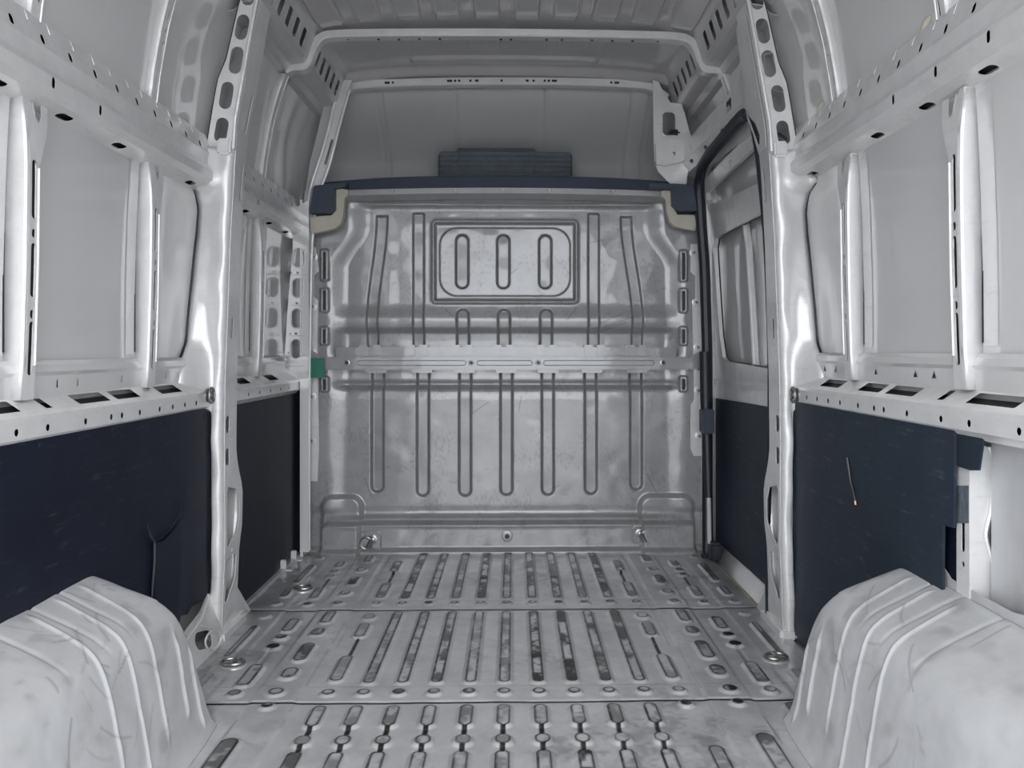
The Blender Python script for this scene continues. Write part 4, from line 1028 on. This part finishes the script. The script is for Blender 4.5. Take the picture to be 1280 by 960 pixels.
# ------------------------------------------------------------------ wheel arches
def arch(s, label, dz=0):
    T = empty('wheel_arch', (s * .83, 1.4, 0), label, 'wheel arch')
    # section from wall to foot (x, z) full height
    sec = [(.947, .416 + dz), (.925, .410 + dz), (.88, .388 + dz), (.83, .364 + dz), (.80, .346 + dz), (.775, .320 + dz), (.758, .28 + dz), (.742, .20), (.725, .10), (.712, .03), (.690, .0)]
    sec = smooth_path(sec, 2)
    L = [0]
    for a, b_ in zip(sec, sec[1:]): L.append(L[-1] + math.hypot(b_[0] - a[0], b_[1] - a[1]))
    nu, nv = 130, 300
    us = np.linspace(0, 1, nu); U = us * L[-1]
    SX = np.interp(U, L, [p[0] for p in sec]); SZ = np.interp(U, L, [p[1] for p in sec])
    ys = np.concatenate([np.linspace(.62, 1.35, 50)[:-1], np.linspace(1.35, 1.975, nv - 49)])
    X = np.zeros((nu, len(ys))); Y = X.copy(); Z = X.copy()
    ridges = [1.505, 1.60, 1.690]
    for j, y in enumerate(ys):
        # closing off towards the front (and the same at the rear)
        f0, f1 = 1.70, 1.915
        t = np.clip((y - f0) / (f1 - f0), 0, 1); tr = np.clip((.95 - y) / .33, 0, 1); t = max(t, tr)
        zmax = (.455 + dz) * (1 - t ** 2.3) ** .66 if t < 1 else 0
        zs_ = np.minimum(SZ, 1e9)
        # soft minimum against the descending front envelope, lower towards the inner edge
        k = (SX - .70) / .25
        zl = zmax * (.85 + .15 * np.clip(k, 0, 1))
        q0 = 90.0; zz = -np.log(np.exp(-q0 * SZ) + np.exp(-q0 * zl)) / q0; zz = np.maximum(zz, 0) if zmax > 0 else SZ * 0
        inx = .012 * t ** 2
        X[:, j] = SX + inx * (SX < .80); Y[:, j] = y; Z[:, j] = zz
        rr = 0
        for r_ in ridges:
            fan = r_ + .02 * (np.clip(SX, .76, .95) - .76) / .19 
            h = .0045 * np.exp(-((y - fan) / .0048) ** 2)
            w = sst(.93, .90, SX) * sst(.06, .10, SZ + (.0 if r_ != 1.60 else .08))
            qq = sst(.27 + dz, .36 + dz, SZ); X[:, j] -= h * w * np.sqrt(1 - qq); Z[:, j] += h * w * np.sqrt(qq)
        for r_, zc in ((1.80, .12), (1.865, .07)):
            h = .006 * np.exp(-((y - r_) / .006) ** 2) * sst(zc - .06, zc - .03, Z[:, j]) * sst(zc + .16, zc + .12, Z[:, j]); X[:, j] -= h * (SX < .77)
        for r_ in (1.42, 1.55, 1.645):       # shallow panel steps along the top
            X[:, j] += 0; Z[:, j] -= .0025 * np.exp(-((y - r_) / .006) ** 2) * sst(.30, .36, SZ)
    nz = vnoise(X * 1.0 + Z, Y, .09, 21 + s); n2 = vnoise(X + Z, Y, .03, 22)
    Z += (nz - .5) * .006 * (Z > .02); X += (nz - .5) * .006 * (Z > .02) + (n2 - .5) * .0015
    dirt = .30 * sst(.55, .85, vnoise(X * 0 + U[:, None], Y, .05, 31) * .6 + n2 * .4)
    rs = random.Random(40 + s)
    for _ in range(34):
        cu = rs.uniform(.05, L[-1] * .8); cy = rs.uniform(1.3, 1.9); a_ = rs.uniform(-1.2, 1.2); l_ = rs.uniform(.01, .06)
        du = U[:, None] - cu; dy = Y - cy; p_ = du * math.cos(a_) + dy * math.sin(a_); q_ = -du * math.sin(a_) + dy * math.cos(a_) + 6 * p_ ** 2 * rs.uniform(-1, 1)
        dirt = np.maximum(dirt, rs.uniform(.2, .6) * np.exp(-(q_ / .0026) ** 2) * (np.abs(p_) < l_))
    V, F = grid_mesh(s * X, Y, Z)
    if s > 0: F = F[:, ::-1]
    o = mkobj('arch_pressing', V, F, M_arch, T, angle=None, attr=np.clip(dirt, 0, 1))
    md = o.modifiers.new('sheet', 'SOLIDIFY'); md.thickness = .004; md.offset = -1
    # wall flange with tabs
    ol = [(1.96, .0), (1.95, .06), (1.90, .20), (1.85, .28), (1.78, .36 + dz), (1.72, .418 + dz)]
    if s > 0: ol += [(1.665, .424 + dz), (1.655, .455 + dz), (1.64, .465 + dz), (1.625, .45 + dz), (1.60, .436 + dz), (1.40, .433 + dz), (1.35, .443 + dz), (1.325, .443 + dz), (1.28, .42 + dz)]
    ol += [(1.2, .44 + dz), (.8, .42), (.72, .2), (.72, 0)]
    holes = [stad(1.64, .449 + dz, .009, .012), stad(1.34, .430 + dz, .02, .012)] if s > 0 else []
    m = MB(); shell(ol, holes, lambda y, z: (s * .949, y, z), .003, m, step=.1, flip=-s); m.build('wall_flange', M_arch, T)
arch(-1, 'scuffed white ribbed wheel arch box at the lower left in front of the navy board')
arch(1, 'scuffed white ribbed wheel arch box at the lower right in front of the slate board', .01)

# ------------------------------------------------------------------ sliding door side (right front)
# door opening header
DH = empty('door_header', (.87, 2.7, 1.8), 'sloping header beam with slots above the sliding door opening on the right', 'beam')
m = MB()
hx = lambda y: .870 - .075 * (y - 2.6) / .9 * (y > 2.6)
def dh(u, y):
    # u 0..1 : top flange outside -> inner face top -> inner face bottom -> underside
    pr = [(.05, 1.93), (.0, 1.915), (-.0, 1.835), (.03, 1.800), (.07, 1.79)]
    L_ = [0, .055, .135, .18, .22]
    for i in range(4):
        if u <= L_[i + 1] + 1e-9: break
    t = (u - L_[i]) / (L_[i + 1] - L_[i]); dzz = -.065 * (y - 2.6) / .9 * (y > 2.6)
    return (hx(y) + pr[i][0] + (pr[i + 1][0] - pr[i][0]) * t, y, pr[i][1] + (pr[i + 1][1] - pr[i][1]) * t + dzz)
holes = [rrect(.075, .122, 2.865, 2.925, .006, 2)] + [stad(.10, y, .022, .008) for y in (2.93, 3.14, 3.36)] + [stad(.155, y, .016, .036) for y in (2.82, 3.0, 3.2, 3.38)]
shell([(0, 2.56), (.22, 2.56), (.22, 3.52), (0, 3.52)], holes, dh, .003, m, creases=[.055, .135, .18], step=.1, seg=.06, flip=1)
m.build('beam_section', M_white, DH, angle=25)
# gusset joining header and pillar
m = MB(); 
ol = [(2.48, 1.585), (2.555, 1.58), (2.60, 1.66), (2.68, 1.775), (2.76, 1.83), (2.83, 1.885), (2.86, 1.95), (2.74, 1.96), (2.66, 1.985), (2.56, 2.02), (2.48, 2.02)]
def webx(y, z): t = float(sst(2.57, 2.78, y)); return (lerp_tab(XI, z) - .006) * (1 - t) + (hx(y) - .010) * t
shell(ol, [[(2.645, 1.745), (2.56, 1.685), (2.535, 1.64), (2.54, 1.612), (2.555, 1.612), (2.60, 1.68)], stad(2.71, 1.90, .010, .016), stad(2.64, 1.84, .010, .018)], lambda y, z: (webx(y, z), y, z), .002, m, step=.03, seg=.03); m.build('corner_web', M_white, DH)
m = MB(); shell([(2.50, 1.60), (2.57, 1.60), (2.66, 1.76), (2.73, 1.88), (2.70, 1.92), (2.50, 1.92)], [], lambda y, z: (webx(y, z) + .0035, y, z), .001, m, step=.05); m.build('slot_shade_sheet', M_slot_shade, DH)  # dark sheet added behind the web openings, painted shade only
# rubber seal around the opening
def X_seal(z): return lerp_tab([(0, .905), (.9, .905), (1.3, .892), (1.6, .868), (1.8, .845)], z)
sp = [(-.0, 3.44), (.06, 3.455), (.3, 3.46), (.9, 3.46), (1.3, 3.455), (1.55, 3.45), (1.66, 3.44), (1.72, 3.38), (1.745, 3.25), (1.757, 3.0), (1.765, 2.75), (1.758, 2.68), (1.72, 2.64), (1.6, 2.615), (1.3, 2.60), (.9, 2.595), (.6, 2.60), (.4, 2.64), (.1, 2.62), (.02, 2.62)]
sp = smooth_path(sp, 2)
m = MB(); m.tube([(X_seal(z), y, z) for z, y in sp], [.024 if y > 2.66 else .012 for z, y in sp], 10)
m.build('door_seal', M_rubber, label='black rubber door seal looping round the sliding door opening', cat='seal')
# front door jamb: white strip between bulkhead and seal
m = MB(); m.box(.90, .93, 3.47, 3.56, 0, 1.66, .006); m.build('trim_3', M_white, kind='structure')
m = MB(); m.box(.93, 1.0, 3.50, 3.56, -.05, 1.75, .004); m.build('trim_4', M_white, kind='structure')

# check strut hardware below the seal
DC = empty('door_strut', (.89, 3.40, 0), 'black and white tubular strut standing beside the seal at the bulkhead foot', 'strut')
m = MB(); p = [on(0, .89, a, c) for a, c in ((881, 440), (882, 500), (884, 560), (886, 622))]
m.tube(p, [.024, .024, .022, .017], 12); m.build('black_sleeve', M_rubber, DC)
m = MB(); c = on(0, .885, 882, 526); m.box(c[0] - .02, c[0] + .03, c[1] - .04, c[1] + .04, c[2] - .055, c[2] + .055, .006); m.build('clamp', M_trim, DC)
m = MB(); m.tube([on(0, .89, a, c) for a, c in ((886, 620), (887, 690))], .010, 10); m.build('white_rod', M_arch, DC)
m = MB(); c = on(0, .89, 888, 691); m.box(c[0] - .012, c[0] + .05, c[1] - .035, c[1] + .02, max(.002, c[2] - .03), c[2] + .05, .012); m.build('black_foot', M_rubber, DC)
m = MB(); c = on(0, .875, 880, 688); m.box(c[0] - .012, c[0] + .012, c[1] - .015, c[1] + .015, .0, .03, .008); m.build('rubber_stop', M_rubber, DC)

# the door itself
DR = tag(empty('door_1', (.97, 3.0, 0)), kind='structure')
DX = [(0, .972), (.75, .975), (.9, .968), (1.35, .955), (1.6, .925), (1.78, .895)]
dxf = lambda z: lerp_tab(DX, z)
def dpt(px, py, off=0):
    # iterate intersection with leaning door plane
    z = 1.0
    for _ in range(8):
        q = on(0, dxf(z) + off, px, py); z = q[2]
    return (q[1], q[2])
m = MB()
win = [dpt(a, c) for a, c in ((900, 298), (906, 293), (925, 283), (952, 270), (968, 262), (975, 300), (975, 462), (962, 460), (935, 455), (914, 452), (909, 446), (905, 420), (901, 360), (898, 310))]
up = [dpt(a, c) for a, c in ((886, 214), (892, 206), (915, 190), (948, 165), (962, 155), (966, 222), (940, 236), (905, 250), (893, 256), (889, 250))]
ol = [(2.66, -.02), (3.52, -.02), (3.53, 1.2), (3.50, 1.62), (3.40, 1.74), (2.66, 1.82)]
def clampP(P): return [(min(max(y, 2.68), 3.47), z) for y, z in P]
shell(ol, [clampP(win), clampP(up)], lambda y, z: (dxf(z), y, z), .02, m, step=.07, seg=.05, flip=1)
m.build('door_frame', M_white, DR, angle=30)
m = MB(); P = clampP(win); m.tube([(dxf(z) - .001, y, z) for y, z in P], .0035, 6, closed=True); m.build('window_gap', M_rubber, DR)
m = MB(); P = [dpt(a, c, .012) for a, c in ((933, 278), (937, 310), (941, 370), (946, 460))]
m.tube([(dxf(z) + .010, y, z) for y, z in P], .010, 8, flat=1.5); m.build('door_mullion', M_white, DR)
for a_, c_ in (((884, 262), (956, 226)), ((886, 282), (956, 252))):
    m = MB(); P = [dpt(*a_), dpt(*c_)]; m.tube([(dxf(z) - .004, y, z) for y, z in P], .006, 8); m.build('frame_bead', M_white, DR)
m = MB()                                           # top box of the door with holes
def dtop(u, y): return (dxf(1.75) + .016 + .03 * u / .12 - .02 * (y - 2.6) / .9, y, 1.735 - u - .05 * (y - 2.6) / .9)
shell([(0, 2.66), (.055, 2.66), (.055, 3.42), (0, 3.42)], [stad(.028, y, .014, .035) for y in (2.8, 3.05)], dtop, .02, m, step=.1); m.build('top_box', M_white, DR)
# door reveal that the seal closes on
m = MB(); rv = [(3.475, -.0), (3.48, .9), (3.475, 1.4), (3.46, 1.64), (3.40, 1.72), (2.9, 1.765), (2.68, 1.78)]
V = []; F = []
for y, z in rv: V += [(X_seal(z) + .01, y, z), (dxf(z) + .005, y + (.02 if z < 1.7 else 0), z + (0 if z < 1.7 else .02))]
for i in range(len(rv) - 1): F.append([2 * i, 2 * i + 1, 2 * i + 3, 2 * i + 2])
m.add(V, F); o = m.build('door_reveal', M_white, DR, angle=50); md = o.modifiers.new('sheet', 'SOLIDIFY'); md.thickness = .003
# belt ledge of the door
m = MB(); m.box(.945, .985, 2.66, 3.5, .775, .80, .006); m.build('door_ledge', M_white, DR)
# lower lining board on door
ol = [(895, 497.5), (930, 503), (980, 512), (985, 600), (985, 755), (968, 741), (955, 728), (940, 714), (920, 698), (905, 684), (896, 676), (894, 672), (896, 600)]
DBo = board('lining_board', 1, .957, ol, M_board2, 'dark slate lining board on the lower half of the sliding door')
crack('scratch', [(900, 574), (901, 576), (899, 577)], .955, DBo, .004)
for P in (((893, 497), (893, 600), (893, 672), (896, 677), (910, 690), (940, 716), (970, 744)),):
    m = MB(); m.tube([on(0, .953, a, c) for a, c in smooth_path(list(P), 1)], .004, 6); m.build('board_edging', M_white, DR)
# sill: step between floor and door
m = MB(); V = []; F = []
pr = [(.905, -.004), (.912, .002), (.918, .004), (.948, .058), (.958, .064), (.985, .066)]
ys = [2.60, 3.50]
for x, z in pr: V += [(x, ys[0], z), (x, ys[1], z)]
for i in range(len(pr) - 1): F.append([2 * i, 2 * i + 1, 2 * i + 3, 2 * i + 2])
m.add(V, F); o = m.build('door_sill', M_white, floor, angle=20); md = o.modifiers.new('sheet', 'SOLIDIFY'); md.thickness = .003
m = MB(); m.tube([(.911, 2.60, .006), (.911, 3.22, .006)], .0035, 6); o = m.build('sill_edge', M_gold, floor); o['label'] = 'golden glint line along the door sill'  # glint along the floor edge, put in as a gold-coloured tube

# ------------------------------------------------------------------ small things
# floor lashing rings
def lash(px, py, label):
    p = on(2, .012, px, py); T = empty('lashing_ring', (p[0], p[1], 0), label, 'lashing ring', 'lashing rings set in the floor')
    m = MB(); m.disc((p[0], p[1], 0), (0, 0, 1), [(.040, .0), (.038, .004), (.030, .006), (.026, .003), (.006, .003)], 24); m.build('cup', M_floor, T)
    m = MB(); m.tube([(p[0] + .033 * math.cos(t), p[1] + .024 * math.sin(t), .012) for t in np.linspace(0, 2 * math.pi, 24)[:-1]], .0045, 8, closed=True); m.build('ring', M_steel, T)
    m = MB(); m.tube([(p[0] + .004, p[1] - .024, .013), (p[0] + .002, p[1] + .024, .013)], .006, 8); m.build('cross_bar', M_steel, T)
lash(291, 827, 'flat steel lashing ring on the left of the floor beside the pillar foot')
lash(379, 734, 'flat steel lashing ring on the left of the floor near the bulkhead')
lash(970, 820, 'flat steel lashing ring on the right of the floor beside the wheel arch')
# green tape
p = on(1, YB - .078, 397, 460); w = .030; h = .045
m = MB(); m.box(p[0] - w, p[0] + w, p[1], p[1] + .003, p[2] - h, p[2] + h, .0008)
m.build('green_tape', M_green, label='green tape patch on the left end of the bulkhead cross rail', cat='tape')
# sealant dabs on the right shoulder rail
for px, py, lb in ((1158, 24, 'yellowish sealant dab on the right shoulder rail near the top frame edge'), (1026, 129, 'pale sealant dab on the right shoulder rail near the pillar')):
    q = on(0, .952, px, py); m = MB(); m.tube([(q[0], q[1] - .02, q[2] - .0), (q[0], q[1] - .005, q[2] - .012), (q[0] - .006, q[1] + .01, q[2] - .03)], [.006, .013, .005], 10)
    m.build('sealant_dab', M_beige, label=lb, cat='sealant')
